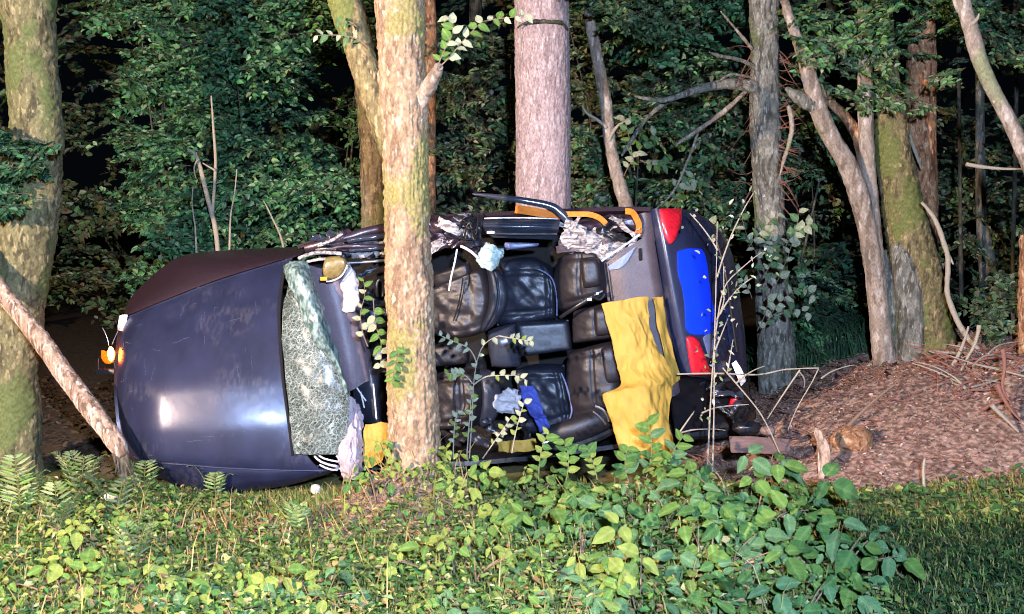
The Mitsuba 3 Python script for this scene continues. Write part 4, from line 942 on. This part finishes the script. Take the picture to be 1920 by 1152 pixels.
def leaf_at(k, pos, d, nrm, size, mat, name='leaf'):
    d = unit(d); s = unit(np.cross(d, nrm)); n = np.cross(s, d)
    M = np.eye(4); M[:3, 0], M[:3, 1], M[:3, 2], M[:3, 3] = s * size, d * size, n * size, pos
    scene[numbered(k + '__' + name)] = {**PLY[mat][rng.integers(3)], 'to_world': T(M)}


def twig_leaves(k, pts, y, size, mat, n, r=.004, name='twig', twigmat='twig_brown', up=(0, -.6, .8), first=.2):
    """a twig of the thing k with alternate leaf pieces"""
    ys = np.broadcast_to(np.asarray(y, float), (len(pts),))
    p = spline(np.array([P(a, b, d) for (a, b), d in zip(pts, ys)]), 24)
    part(k, name, tube(p, np.linspace(r, r * .4, 24), sides=6, n=24), twigmat, smooth=True)
    for i, t in enumerate(np.linspace(first, 1, n)):
        j = min(int(t * 23), 22)
        d = unit(p[j + 1] - p[j])
        s = unit(np.cross(d, up)) * (1 if i % 2 else -1)
        m = mat[rng.integers(len(mat))] if isinstance(mat, (list, tuple)) else mat
        leaf_at(k, p[j], d * .5 + s * .9 + rng.normal(0, .15, 3), unit(np.array(up) + rng.normal(0, .3, 3)), size * rng.uniform(.7, 1.15), m)


twig_leaves(t2, [(820, 130), (845, 105), (870, 75), (905, 40)], -1.3, .075, ['leaf_pale', 'leaf_green', 'leaf_pale'], 11, up=(0, -.9, .4))
twig_leaves(t2, [(818, 132), (838, 84), (850, 60), (838, 30)], -1.32, .07, ['leaf_pale', 'leaf_green'], 9, up=(0, -.9, .4))
twig_leaves(t2, [(900, 42), (930, 36), (965, 32), (990, 26)], -1.25, .06, ['leaf_pale', 'leaf_green'], 8, up=(0, -.9, .4))
twig_leaves(t2, [(690, 90), (660, 70), (630, 66), (590, 68)], -1.1, .06, ['leaf_bluish', 'leaf_pale'], 9, up=(0, -.9, .4))
twig_leaves(t2, [(668, 50), (650, 40), (632, 42)], -1.1, .05, ['leaf_bluish'], 5, up=(0, -.9, .4))
twig_leaves(t2, [(740, 640), (745, 670), (738, 700), (735, 720)], -1.28, .06, ['leaf_green', 'leaf_deep'], 9, up=(0, -.9, .3))
twig_leaves(t2, [(700, 560), (705, 610), (715, 650), (712, 690)], -.6, .07, ['leaf_pale', 'leaf_green'], 12, up=(0, -.9, .3))
twig_leaves(t2, [(690, 650), (676, 590), (684, 550), (680, 520)], -.55, .06, ['leaf_pale', 'leaf_green'], 9, up=(0, -.9, .3))
# ivy like leaves on the grey trunk
iv = thing('climbing_shrub', 'pale leaved climber growing against the grey trunk', 'shrub')
for pts in ([(1420, 620), (1440, 560), (1430, 500), (1400, 440), (1390, 400)], [(1440, 560), (1470, 500), (1490, 440), (1500, 390)], [(1440, 600), (1470, 560), (1500, 540), (1530, 560)], [(1410, 560), (1390, 520), (1370, 500)], [(1430, 640), (1450, 590), (1490, 580), (1520, 590)], [(1430, 520), (1450, 470), (1440, 430)], [(1360, 480), (1345, 440), (1330, 420)], [(1400, 470), (1430, 430), (1460, 400)], [(1470, 470), (1500, 430), (1525, 420)], [(1380, 600), (1360, 560), (1350, 520)]):
    twig_leaves(iv, pts, 1.6, .085, ['leaf_pale', 'leaf_pale', 'leaf_bluish'], 10, up=(0, -1, .3))
cl = thing('climbing_shrub', 'sunlit looking pale shrub between the thin tree and the tail light', 'shrub') if False else thing('climbing_shrub', 'pale leaved shrub between the thin tree and the upper tail light', 'shrub')
for pts in ([(1170, 330), (1200, 280), (1230, 250)], [(1200, 300), (1240, 310), (1260, 300)], [(1190, 320), (1180, 260), (1170, 220)], [(1260, 360), (1290, 340), (1320, 350)], [(1240, 400), (1270, 370), (1300, 330)]):
    twig_leaves(cl, pts, 2.5, .085, ['leaf_pale', 'leaf_bluish', 'leaf_green'], 9, up=(0, -1, .3))
# dry weed stalks before the tail
for i, (lab, stalks) in enumerate((
        ('tall pale dead weed stalk in front of the blue number plate', [[(1336, 885), (1340, 760), (1342, 640), (1345, 560), (1348, 470), (1350, 415)], [(1345, 520), (1370, 450), (1400, 390), (1420, 360)], [(1346, 470), (1322, 430), (1298, 400)], [(1344, 600), (1360, 560), (1362, 500)]]),
        ('second pale dead weed stalk close by the number plate', [[(1326, 890), (1332, 780), (1338, 690), (1348, 600), (1362, 540), (1400, 500), (1440, 470)], [(1350, 590), (1380, 550), (1420, 520)], [(1340, 660), (1355, 630), (1370, 600)]]),
        ('bent pale stalk reaching right over the soil', [[(1270, 702), (1340, 701), (1420, 704), (1480, 694), (1540, 692), (1530, 715), (1500, 770), (1484, 812)], [(1500, 694), (1460, 760), (1445, 790)], [(1498, 697), (1512, 715), (1515, 730)], [(1540, 710), (1570, 696), (1610, 688)]]),
        ('long pale stalk falling from the tail to the soil', [[(1355, 690), (1390, 730), (1430, 780), (1456, 830), (1476, 880), (1486, 925)], [(1364, 700), (1372, 670), (1380, 640)], [(1380, 720), (1410, 700), (1440, 690)]]),
        ('low pale stalk lying below the tail', [[(1316, 775), (1350, 766), (1410, 763)], [(1275, 810), (1300, 780), (1306, 776)], [(1276, 812), (1310, 808), (1365, 812)]]))):
    k = thing('weed_stalk', lab, 'weed')
    for pts in stalks:
        y_ = -.35 if i != 2 else -.2
        p = np.array([P(a, b, y_) for a, b in pts]); p[:, 1] += np.linspace(0, .1, len(p))
        part(k, 'stalk', tube(p, np.linspace(.0058, .0028, len(p)), sides=7, n=30, rough=.002, rs=30), 'twig_pale', smooth=True)
    if i < 2:
        n = 46
        pts = np.vstack([np.array([P(a, b, -.35) for a, b in st]) for st in stalks])
        c = pts[rng.integers(1, len(pts), n)] + rng.normal(0, .05, (n, 3))
        part(k, 'small_leaves', leafbulk(c, rng.normal(0, 1, (n, 3)), rng.normal(0, .5, (n, 3)) + [0, -1, .4], rng.uniform(.02, .05, n), rng.uniform(.012, .025, n)), 'leaf', smooth=False, color=tints(n, ((.4, .42, .3), (.2, .25, .12), (.5, .45, .38))), stuff=True)
# weed in front of the lower front seat
k = thing('weed_stalk', 'forked leafy weed in front of the lower front seat', 'weed')
for pts in ([(880, 860), (885, 780), (888, 720), (894, 680), (905, 650), (935, 630)], [(894, 685), (880, 655), (850, 640), (822, 628)], [(886, 720), (860, 700), (838, 702)], [(888, 722), (920, 705), (960, 704), (990, 715)], [(935, 630), (970, 636), (998, 640)], [(875, 860), (880, 790), (884, 740)], [(850, 860), (852, 800), (860, 770)], [(905, 860), (940, 810), (960, 780)], [(960, 850), (975, 780), (985, 750)]):
    twig_leaves(k, pts, -.75, .045, ['leaf_pale', 'leaf_pale', 'leaf_yellow'], 8, r=.0045, name='stalk', twigmat='twig_pale', up=(0, -1, .3), first=.35)

k = thing('weed_stalk', 'green leafy sprigs standing before the glossy sill', 'weed')
for pts in ([(1010, 900), (1014, 850), (1030, 810)], [(1060, 905), (1066, 860), (1056, 826)], [(1120, 900), (1112, 868), (1100, 840)]):
    twig_leaves(k, pts, -.95, .075, ['leaf_green', 'leaf_deep', 'leaf_yellow'], 9, name='stalk', twigmat='twig_green', up=(0, -1, .4))
k = thing('weed_stalk', 'broad leaved green sprigs in front of the bottom of the yellow sheet', 'weed')
for pts in ([(1210, 900), (1222, 840), (1214, 790)], [(1250, 905), (1262, 850), (1284, 815)], [(1180, 905), (1172, 870), (1178, 840)]):
    twig_leaves(k, pts, -.8, .10, ['leaf_green', 'leaf_bluish', 'leaf_deep'], 8, name='stalk', twigmat='twig_green', up=(0, -1, .4))

# curved pale branch and the twigs stuck in the soil bank
bk = thing('curved_branch', 'curved pale dead branch standing beside the mossy trunk', 'branch')
part(bk, 'stem', ptube([(1728, 380, 1.75), (1752, 410, 1.7), (1768, 450, 1.65), (1778, 490, 1.6), (1776, 540, 1.6), (1790, 590, 1.55), (1820, 640, 1.5), (1856, 672, 1.45), (1930, 690, 1.3)], [.012, .018, .02, .02, .02, .022, .022, .02, .015], sides=10, n=70, rough=.005, rs=20), 'twig_pale', smooth=True)
part(bk, 'fork', ptube([(1770, 462, 1.63), (1782, 485, 1.6), (1788, 496, 1.58)], [.016, .012, .006], sides=8, n=14), 'twig_pale', smooth=True)
for i, (pts, m_, lab) in enumerate((([(1784, 690), (1802, 655), (1812, 628), (1816, 612)], 'twig_pale', 'pale stick leaning against the curved branch'), ([(1836, 610), (1830, 640), (1812, 675), (1800, 700)], 'twig_pale', 'second pale stick crossing the curved branch'), ([(1740, 660), (1790, 662), (1850, 662)], 'twig_pale', 'horizontal stick on top of the soil bank'), ([(1880, 655), (1884, 690), (1880, 720), (1900, 760)], 'twig_red', 'reddish stick at the right of the soil bank'), ([(1870, 720), (1890, 760), (1915, 790)], 'twig_red', 'bent reddish root near the right edge'), ([(1860, 760), (1890, 790), (1910, 810)], 'twig_pale', 'pale root below the reddish one'), ([(1840, 770), (1870, 755), (1925, 740)], 'twig_red', 'thin root running off the right edge'), ([(1812, 308), (1850, 314), (1890, 317), (1935, 317)], 'twig_pale', 'white broken branch reaching in from the right edge'), ([(1735, 965), (1733, 920), (1732, 880), (1734, 860)], 'twig_pale', 'upright dry stem at the foot of the soil bank'), ([(1590, 800), (1630, 760), (1680, 720)], 'twig_brown', 'dark stick on the soil under the bare stems'))):
    solo('stick', ptube([(a, b, (min(1.35, on_ground(*max(pts, key=lambda q_: q_[1]))[1] - .04) if a > 1560 and b > 600 else .9)) if lab[:5] not in ('white', 'uprig') else (a, b, .9 if lab[:5] == 'white' else -.55) for a, b in pts], np.linspace(.016, .006, len(pts)), sides=8, n=24, rough=.004, rs=25), m_, lab, 'stick')
bp = thing('brush_pile', 'tangle of dead twigs and roots on top of the soil bank at the right', 'twigs')
tw = []
for q in range(60):
    a, b = rng.uniform(1740, 1930), rng.uniform(668, 740)
    p0 = on_ground(a, b)
    az = rng.uniform(0, math.pi); ln = rng.uniform(.2, .75)
    p0 = p0 + [0, 0, rng.uniform(0, .06)]
    d = np.array([math.cos(az), math.sin(az) * .5, rng.uniform(-.1, .45)]) * ln
    tw.append(tube([p0 - d * .4, p0 + d * .1 + rng.normal(0, .03, 3), p0 + d * .6], [.008, .006, .002], sides=6, n=12, rough=.005, rs=14))
part(bp, 'twigs', cat(tw[:42]), 'twig_red', smooth=True, stuff=True)
part(bp, 'twigs', cat(tw[42:]), 'twig_pale', smooth=True, stuff=True)
# splinter, plank, stones
solo('bark_shard', sheet([[(1524, 800, -.2), (1536, 806, -.24)], [(1532, 840, -.22), (1552, 838, -.28)], [(1534, 870, -.24), (1556, 862, -.3)], [(1536, 896, -.26), (1544, 898, -.28)]], 30, 14, .012, wrinkle=(.04, (20, 20, 8), 120)), 'wood_split', 'pinkish upright bark shard on the soil right of the tail', 'bark shard', smooth=50)
solo('plank', sheet([[(1368, 818, -.15), (1420, 820, -.16), (1482, 824, -.1)], [(1370, 842, -.25), (1420, 844, -.26), (1480, 846, -.2)]], 8, 20, .03, wrinkle=(.015, 12, 122)), 'board_brown', 'brown plank lying on the soil below the tail', 'plank', smooth=40)
def stone(c, s, seed):
    m = trimesh.creation.icosphere(3, 1.0)
    v = np.array(m.vertices)
    v = v * (0.8 + .4 * meshkit.fbm(v * 1.4 + seed * 5, 3, seed))[:, None] * s
    return v + c, m.faces


solo('stone', stone(P(592, 918, -.55), [.032, .03, .032], 1), 'stone_pale', 'round pale stone on the grass below the limp airbag', 'stone', smooth=True)
solo('soil_clod', stone(P(1598, 826, .06), [.14, .12, .09], 9), 'bark_orange', 'orange mossy clod at the left end of the soil bank', 'clod', smooth=True)
solo('stone', stone(P(1822, 768, .9), [.07, .06, .05], 2), 'stone_pale', 'pale clod on the right part of the soil bank', 'stone', smooth=True)
solo('stone', stone(P(205, 935, -.7), [.05, .04, .03], 3), 'stone_pale', 'flat pale stone among the ferns at the left', 'stone', smooth=True)
solo('stone', stone(P(1402, 803, .1), [.10, .06, .05], 4), 'black_plastic', 'dark lump on the soil behind the tail', 'debris', smooth=True)
solo('stone', stone(P(1440, 808, .0), [.05, .04, .03], 5), 'board_brown', 'brown lump on the soil beside the dark debris', 'stone', smooth=True)

# ------------------------------------------------------------------ ferns, brambles
def fern(px, py, n, L, label, lean=(0, 0, 0)):
    k = thing('fern', label, 'fern', None)
    b = on_ground(px, py)
    for q in range(n):
        az = 2 * math.pi * q / n + rng.normal(0, .3)
        out = np.array([math.cos(az) * .8, math.sin(az) * .35 - .15, 0]) + lean
        ln = L * rng.uniform(.75, 1.15)
        t = np.linspace(0, 1, 26)
        mid = b + np.outer(t, out) * ln * .62 + np.outer(np.sin(t * 1.75), [0, 0, ln * .8])
        tg = unit(np.gradient(mid, axis=0))
        side = unit(np.cross(tg, [0, 0, 1.0])); up = np.cross(side, tg)
        w_ = .30 * ln * np.sin(np.pi * np.clip(t * 1.02 + .02, 0, 1) ** .65)
        i = np.arange(5, 26, 2)
        pos = np.vstack([mid[i], mid[i]]); d = np.vstack([side[i] + tg[i] * .45, -side[i] + tg[i] * .45]); nn = np.vstack([up[i], up[i]])
        Lw = np.concatenate([w_[i], w_[i]]).clip(.012)
        v, f = leafbulk(pos, d, nn, Lw, .017 + 0 * Lw, .1)
        rv, rf = tube(mid, np.linspace(.004, .001, 26), sides=4, n=26, caps=False)
        col = np.vstack([tints(len(pos), ((.22, .32, .10), (.33, .40, .18)), .2), np.tile([.2, .2, .08], (len(rv), 1))])
        part(k, 'frond', cat([(v, f), (rv, rf)]), 'leaf', smooth=False, color=col)


fern(150, 945, 6, .36, 'green fern beside the foot of the leaning log')
fern(268, 940, 5, .36, 'green fern just below the corner of the bonnet')
fern(402, 945, 4, .28, 'small fern under the middle of the front fender')
fern(40, 985, 7, .46, 'large fern at the left edge below the mossy trunk')
fern(110, 1010, 6, .34, 'pale fern in the grass at the lower left')
fern(215, 985, 6, .34, 'fern in the grass below the foot of the leaning log')
fern(560, 1010, 6, .24, 'small fern in the middle of the grass left of the front tree')
fern(250, 1075, 6, .30, 'dark green fern in the lower left grass')

bramb = []


def bramble(x, y, r, h, n, mats, size, label):
    k = thing('bramble_bush', label, 'bramble')
    c = np.array([x, y, 0.0]); c[2] = height(x, y)
    n = int(n * 1.5)
    for q in range(n):
        az = rng.uniform(0, 2 * math.pi); s = math.sqrt(rng.uniform(0, 1))
        o = np.array([math.cos(az) * s * r, math.sin(az) * s * r, 0])
        z = h * (1 - .5 * s * s) * rng.uniform(.35, 1.1) * (1.45 if rng.random() < .07 else 1)
        p = c + o; p[2] = height(p[0], p[1]) + z
        outw = unit(o + [0, -.25, .02]); nr = unit(outw * rng.uniform(.15, .8) + [0, -.35, .9] + rng.normal(0, .22, 3))
        d0 = unit(outw * .8 + rng.normal(0, .5, 3) * [1, 1, .3])
        d0 = unit(d0 - nr * (d0 @ nr) - [0, 0, .15])
        s0 = np.cross(nr, d0)
        m = mats[rng.integers(len(mats))]
        sz = size * rng.choice([.55, .75, .95, 1.2, 1.45])
        for a, q_ in ((0, 1.0), (1.4, .72), (-1.4, .72))[:3 if q % 3 else 1]:
            dl = d0 * math.cos(a) + s0 * math.sin(a)
            leaf_at(k, p + dl * sz * (.34 if a == 0 else .12), dl + rng.normal(0, .12, 3), nr + rng.normal(0, .22, 3), sz * q_, m if rng.random() < .8 else mats[rng.integers(len(mats))])
        if q % 4 == 0:
            root = c + o * .25; root[2] = height(root[0], root[1])
            part(k, 'cane', tube([root, (root + p) / 2 + [0, 0, .12 * h], p], [.005, .004, .002], sides=5, n=9), 'twig_green' if q % 2 else 'twig_brown', smooth=True)


G, D_, Y, B_, W_, X = LEAFM
for args in (
        (.18, -1.62, .38, .30, 26, [G, Y, D_], .085, 'leafy bramble below the glossy door sill'),
        (.72, -1.65, .42, .34, 28, [G, D_, B_], .10, 'bramble with large leaves below the yellow sheet'),
        (1.22, -1.75, .40, .36, 28, [G, D_, B_], .115, 'tall bramble with the broadest leaves right of the yellow sheet'),
        (1.52, -2.2, .34, .30, 22, [D_, B_, G], .11, 'dark bramble at the right end of the thicket beside the shaded grass'),
        (.92, -2.35, .42, .26, 26, [G, B_, D_], .10, 'bramble in the middle of the right thicket'),
        (.32, -2.3, .42, .24, 26, [G, Y, B_], .085, 'bramble in the lower middle below the front seats'),
        (-.25, -2.25, .40, .22, 24, [Y, G, G], .075, 'yellowish low bramble below the front tree'),
        (-.22, -1.35, .28, .26, 24, [Y, Y, G], .065, 'yellow green low bush at the right of the front tree foot'),
        (1.2, -2.85, .36, .22, 24, [D_, G, B_], .10, 'dark bramble at the bottom edge right of centre'),
        (.55, -2.8, .36, .2, 24, [G, B_, Y], .095, 'bramble at the bottom edge in the centre'),
        (-.15, -2.85, .34, .16, 22, [G, Y, B_], .08, 'low bramble at the bottom edge left of centre'),
        (-.95, -2.6, .36, .16, 24, [Y, G, B_], .075, 'low leafy patch at the bottom left of centre'),
        (-1.55, -2.55, .34, .16, 24, [G, B_, Y], .075, 'low leafy patch near the bottom left corner'),
        (-2.15, -1.75, .34, .26, 26, [Y, Y, G], .06, 'yellow green bush at the left edge of the grass'),
        (.12, -.8, .26, .26, 26, [Y, Y, G], .055, 'yellow leaved bush hiding the foot of the lower front seat'),
        (-.72, -1.38, .16, .32, 16, [G, D_, Y], .05, 'small leafy sprout climbing the left side of the front tree foot'),
        (.95, -.85, .26, .26, 22, [Y, G, G], .06, 'bright weeds right below the large yellow sheet'),
        (-2.0, -2.5, .34, .2, 22, [Y, G], .065, 'small leaved bush in the bottom left corner')):
    bramble(*args)

# ------------------------------------------------------------------ ground cover: grass, small leaves, litter (nobody could count them)
def scatter(poly, n):
    poly = np.asarray(poly, float)
    lo, hi = poly.min(0), poly.max(0)
    a = rng.uniform(lo, hi, (int(n * 2.6), 2))
    a = a[inpoly(a[:, 0], a[:, 1], poly)][:n]
    return np.stack([a[:, 0], a[:, 1], height(a[:, 0], a[:, 1])], 1)


def grass(key, pts, h, cols, label, lean=.5, wd=.004):
    n = len(pts)
    az = rng.uniform(0, 2 * math.pi, n)
    hh = h * rng.uniform(.4, 1.3, n)
    ln = np.stack([np.cos(az), np.sin(az), 0 * az], 1) * (rng.uniform(.1, 1.6, n) * lean)[:, None]
    side = np.stack([-np.sin(az), np.cos(az), 0 * az], 1) * .6 + np.array([.8, 0, 0])
    side = unit(side) * wd
    m = pts + (ln * .35 + [0, 0, .62]) * hh[:, None]
    t = pts + (ln + [0, 0, .85]) * hh[:, None]
    v = np.stack([pts - side, pts + side, m - side * .8, m + side * .8, t], 1).reshape(-1, 3)
    f = np.array([[0, 1, 3], [0, 3, 2], [2, 3, 4]])
    put(key, (v, (f[None] + np.arange(n)[:, None, None] * 5).reshape(-1, 3)), 'leaf', smooth=False, color=tints(n, cols, .35, per=5))
    labels[key] = {'label': label, 'category': 'grass', 'kind': 'stuff'}


def bits(key, pts, size, cols, label, catg, up=(0, 0, 1), spread=.5, lift=(0, .03), ratio=(.4, .8), fold=.3):
    n = len(pts)
    pts = pts + np.stack([0 * pts[:, 0], 0 * pts[:, 0], rng.uniform(*lift, n)], 1)
    d = rng.normal(0, 1, (n, 3)) * [1, 1, .35]
    nn = np.array(up) + rng.normal(0, spread, (n, 3))
    L = size * rng.uniform(.5, 1.5, n)
    put(key, leafbulk(pts, d, nn, L, L * rng.uniform(*ratio, n), fold), 'leaf', smooth=False, color=tints(n, cols, .4))
    labels[key] = {'label': label, 'category': catg, 'kind': 'stuff'}


nearcar = [(-3.9, .3), (-2.6, 0), (-1.2, 0), (.6, 0), (1.2, -.5), (-1, -.9), (-2.6, -.6)]
front = [(-3.9, .3), (-2.6, -.35), (-1.8, -.55), (-1.0, -.4), (.4, -.4), (1.2, -.6), (3.4, -.7), (3.2, -3.2), (-3.2, -3.2)]
def bare(p, keep=.22):
    q = ((p[:, 0] + 1.15) / .75) ** 2 + ((p[:, 1] + 1.15) / .45) ** 2 + 1.2 * (meshkit.fbm(p * 2.2, 3, 5) - .5)
    return p[(q > 1) | (rng.random(len(p)) < keep)]


grass('grass', bare(np.vstack([scatter(front, 26000), scatter(nearcar, 5000)])), .085, ((.17, .21, .05), (.24, .25, .08), (.12, .18, .04), (.30, .26, .11), (.14, .2, .06)), 'short yellow green grass across the foreground')
grass('long_straw', scatter([(-3.2, -.9), (1.3, -.9), (1.5, -3.2), (-3.2, -3.2)], 800), .24, ((.36, .29, .12), (.44, .34, .17), (.26, .25, .08)), 'long pale straw stalks bent over the foreground grass', lean=1.3, wd=.0035)
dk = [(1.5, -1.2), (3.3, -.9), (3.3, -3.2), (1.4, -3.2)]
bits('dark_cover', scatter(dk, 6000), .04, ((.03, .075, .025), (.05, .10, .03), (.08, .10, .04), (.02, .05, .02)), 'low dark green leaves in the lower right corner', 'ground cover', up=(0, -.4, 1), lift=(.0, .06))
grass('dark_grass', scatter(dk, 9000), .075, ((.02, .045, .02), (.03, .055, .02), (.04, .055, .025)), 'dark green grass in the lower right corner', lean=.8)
strip = [(1.5, -.55), (4.2, -.35), (4.2, -1.0), (1.6, -1.2)]
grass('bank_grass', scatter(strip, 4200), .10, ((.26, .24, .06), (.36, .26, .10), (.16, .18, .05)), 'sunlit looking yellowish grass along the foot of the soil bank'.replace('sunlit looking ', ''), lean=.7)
pts = scatter([(2.2, 2.6), (3.4, 2.4), (3.6, 4.4), (2.3, 4.6)], 2600)
grass('back_grass', pts, .3, ((.03, .075, .035), (.05, .09, .05)), 'dim tall grass behind the grey trunk', lean=.6, wd=.006)


left = [(-3.6, 0), (-2.3, -.2), (-1.6, -.5), (-.9, -1.2), (.2, -1.0), (.2, -.3), (1.2, -.6), (1.5, -1.1), (1.7, -3.2), (-3.2, -3.2)]
bits('ground_cover', bare(scatter(left, 24000), .12), .036, ((.15, .22, .05), (.22, .27, .07), (.09, .18, .05), (.34, .36, .16), (.07, .16, .05), (.12, .2, .05), (.26, .19, .09)), 'carpet of small green and yellowish leaves in the foreground', 'ground cover', up=(0, -.4, 1), lift=(.0, .11))
mound = [(1.25, -.75), (1.3, .9), (2.2, 2.6), (5.2, 2.8), (5.2, -.5), (2.4, -.9)]
bits('leaf_litter', scatter(mound, 12000), .024, ((.37, .23, .17), (.28, .165, .12), (.46, .33, .25), (.19, .11, .08), (.54, .43, .33)), 'reddish dead leaves and bark chips covering the soil bank', 'leaf litter', lift=(0, .015), ratio=(.25, .7))
rt = [(-2.0, -1.6), (-1.9, -.8), (-.3, -.6), (1.2, -.2), (1.2, -.7), (-.2, -1.7)]
bits('straw_litter', scatter(rt, 6500), .055, ((.40, .24, .15), (.48, .34, .2), (.28, .15, .09), (.34, .3, .12)), 'dry straw and needles round the foot of the front tree', 'leaf litter', lift=(0, .02), ratio=(.08, .25))
fl_ = [(-4.5, .0), (-2.6, 0), (-2.6, 6), (-5.5, 6)]
bits('dark_litter', np.vstack([scatter(fl_, 1500), scatter([(-2.5, 1.2), (3, 1.2), (4, 7), (-3, 7)], 3000)]), .06, ((.07, .05, .035), (.10, .07, .045)), 'dark fallen leaves on the forest floor behind the wreck', 'leaf litter', lift=(0, .02))
bits('bank_cover', scatter(strip, 2600), .045, ((.10, .20, .05), (.16, .24, .06), (.26, .28, .08), (.07, .15, .05)), 'small green plants along the foot of the soil bank', 'ground cover', up=(0, -.5, 1), lift=(0, .09))
n = 1500
pt = scatter(mound, n)
a = rng.uniform(0, 2 * math.pi, len(pt)); ll = rng.uniform(.03, .16, len(pt))
e = pt + np.stack([np.cos(a) * ll, np.sin(a) * ll, rng.uniform(-.005, .05, len(pt))], 1)
tw = [tube([p_ + [0, 0, .01], q_ + [0, 0, .015]], [.004, .002], sides=4, n=2, caps=False) for p_, q_ in zip(pt, e)]
put('twig_litter', cat(tw), 'twig_red', smooth=True)
labels['twig_litter'] = {'label': 'small reddish twigs scattered over the soil bank', 'category': 'twigs', 'kind': 'stuff'}
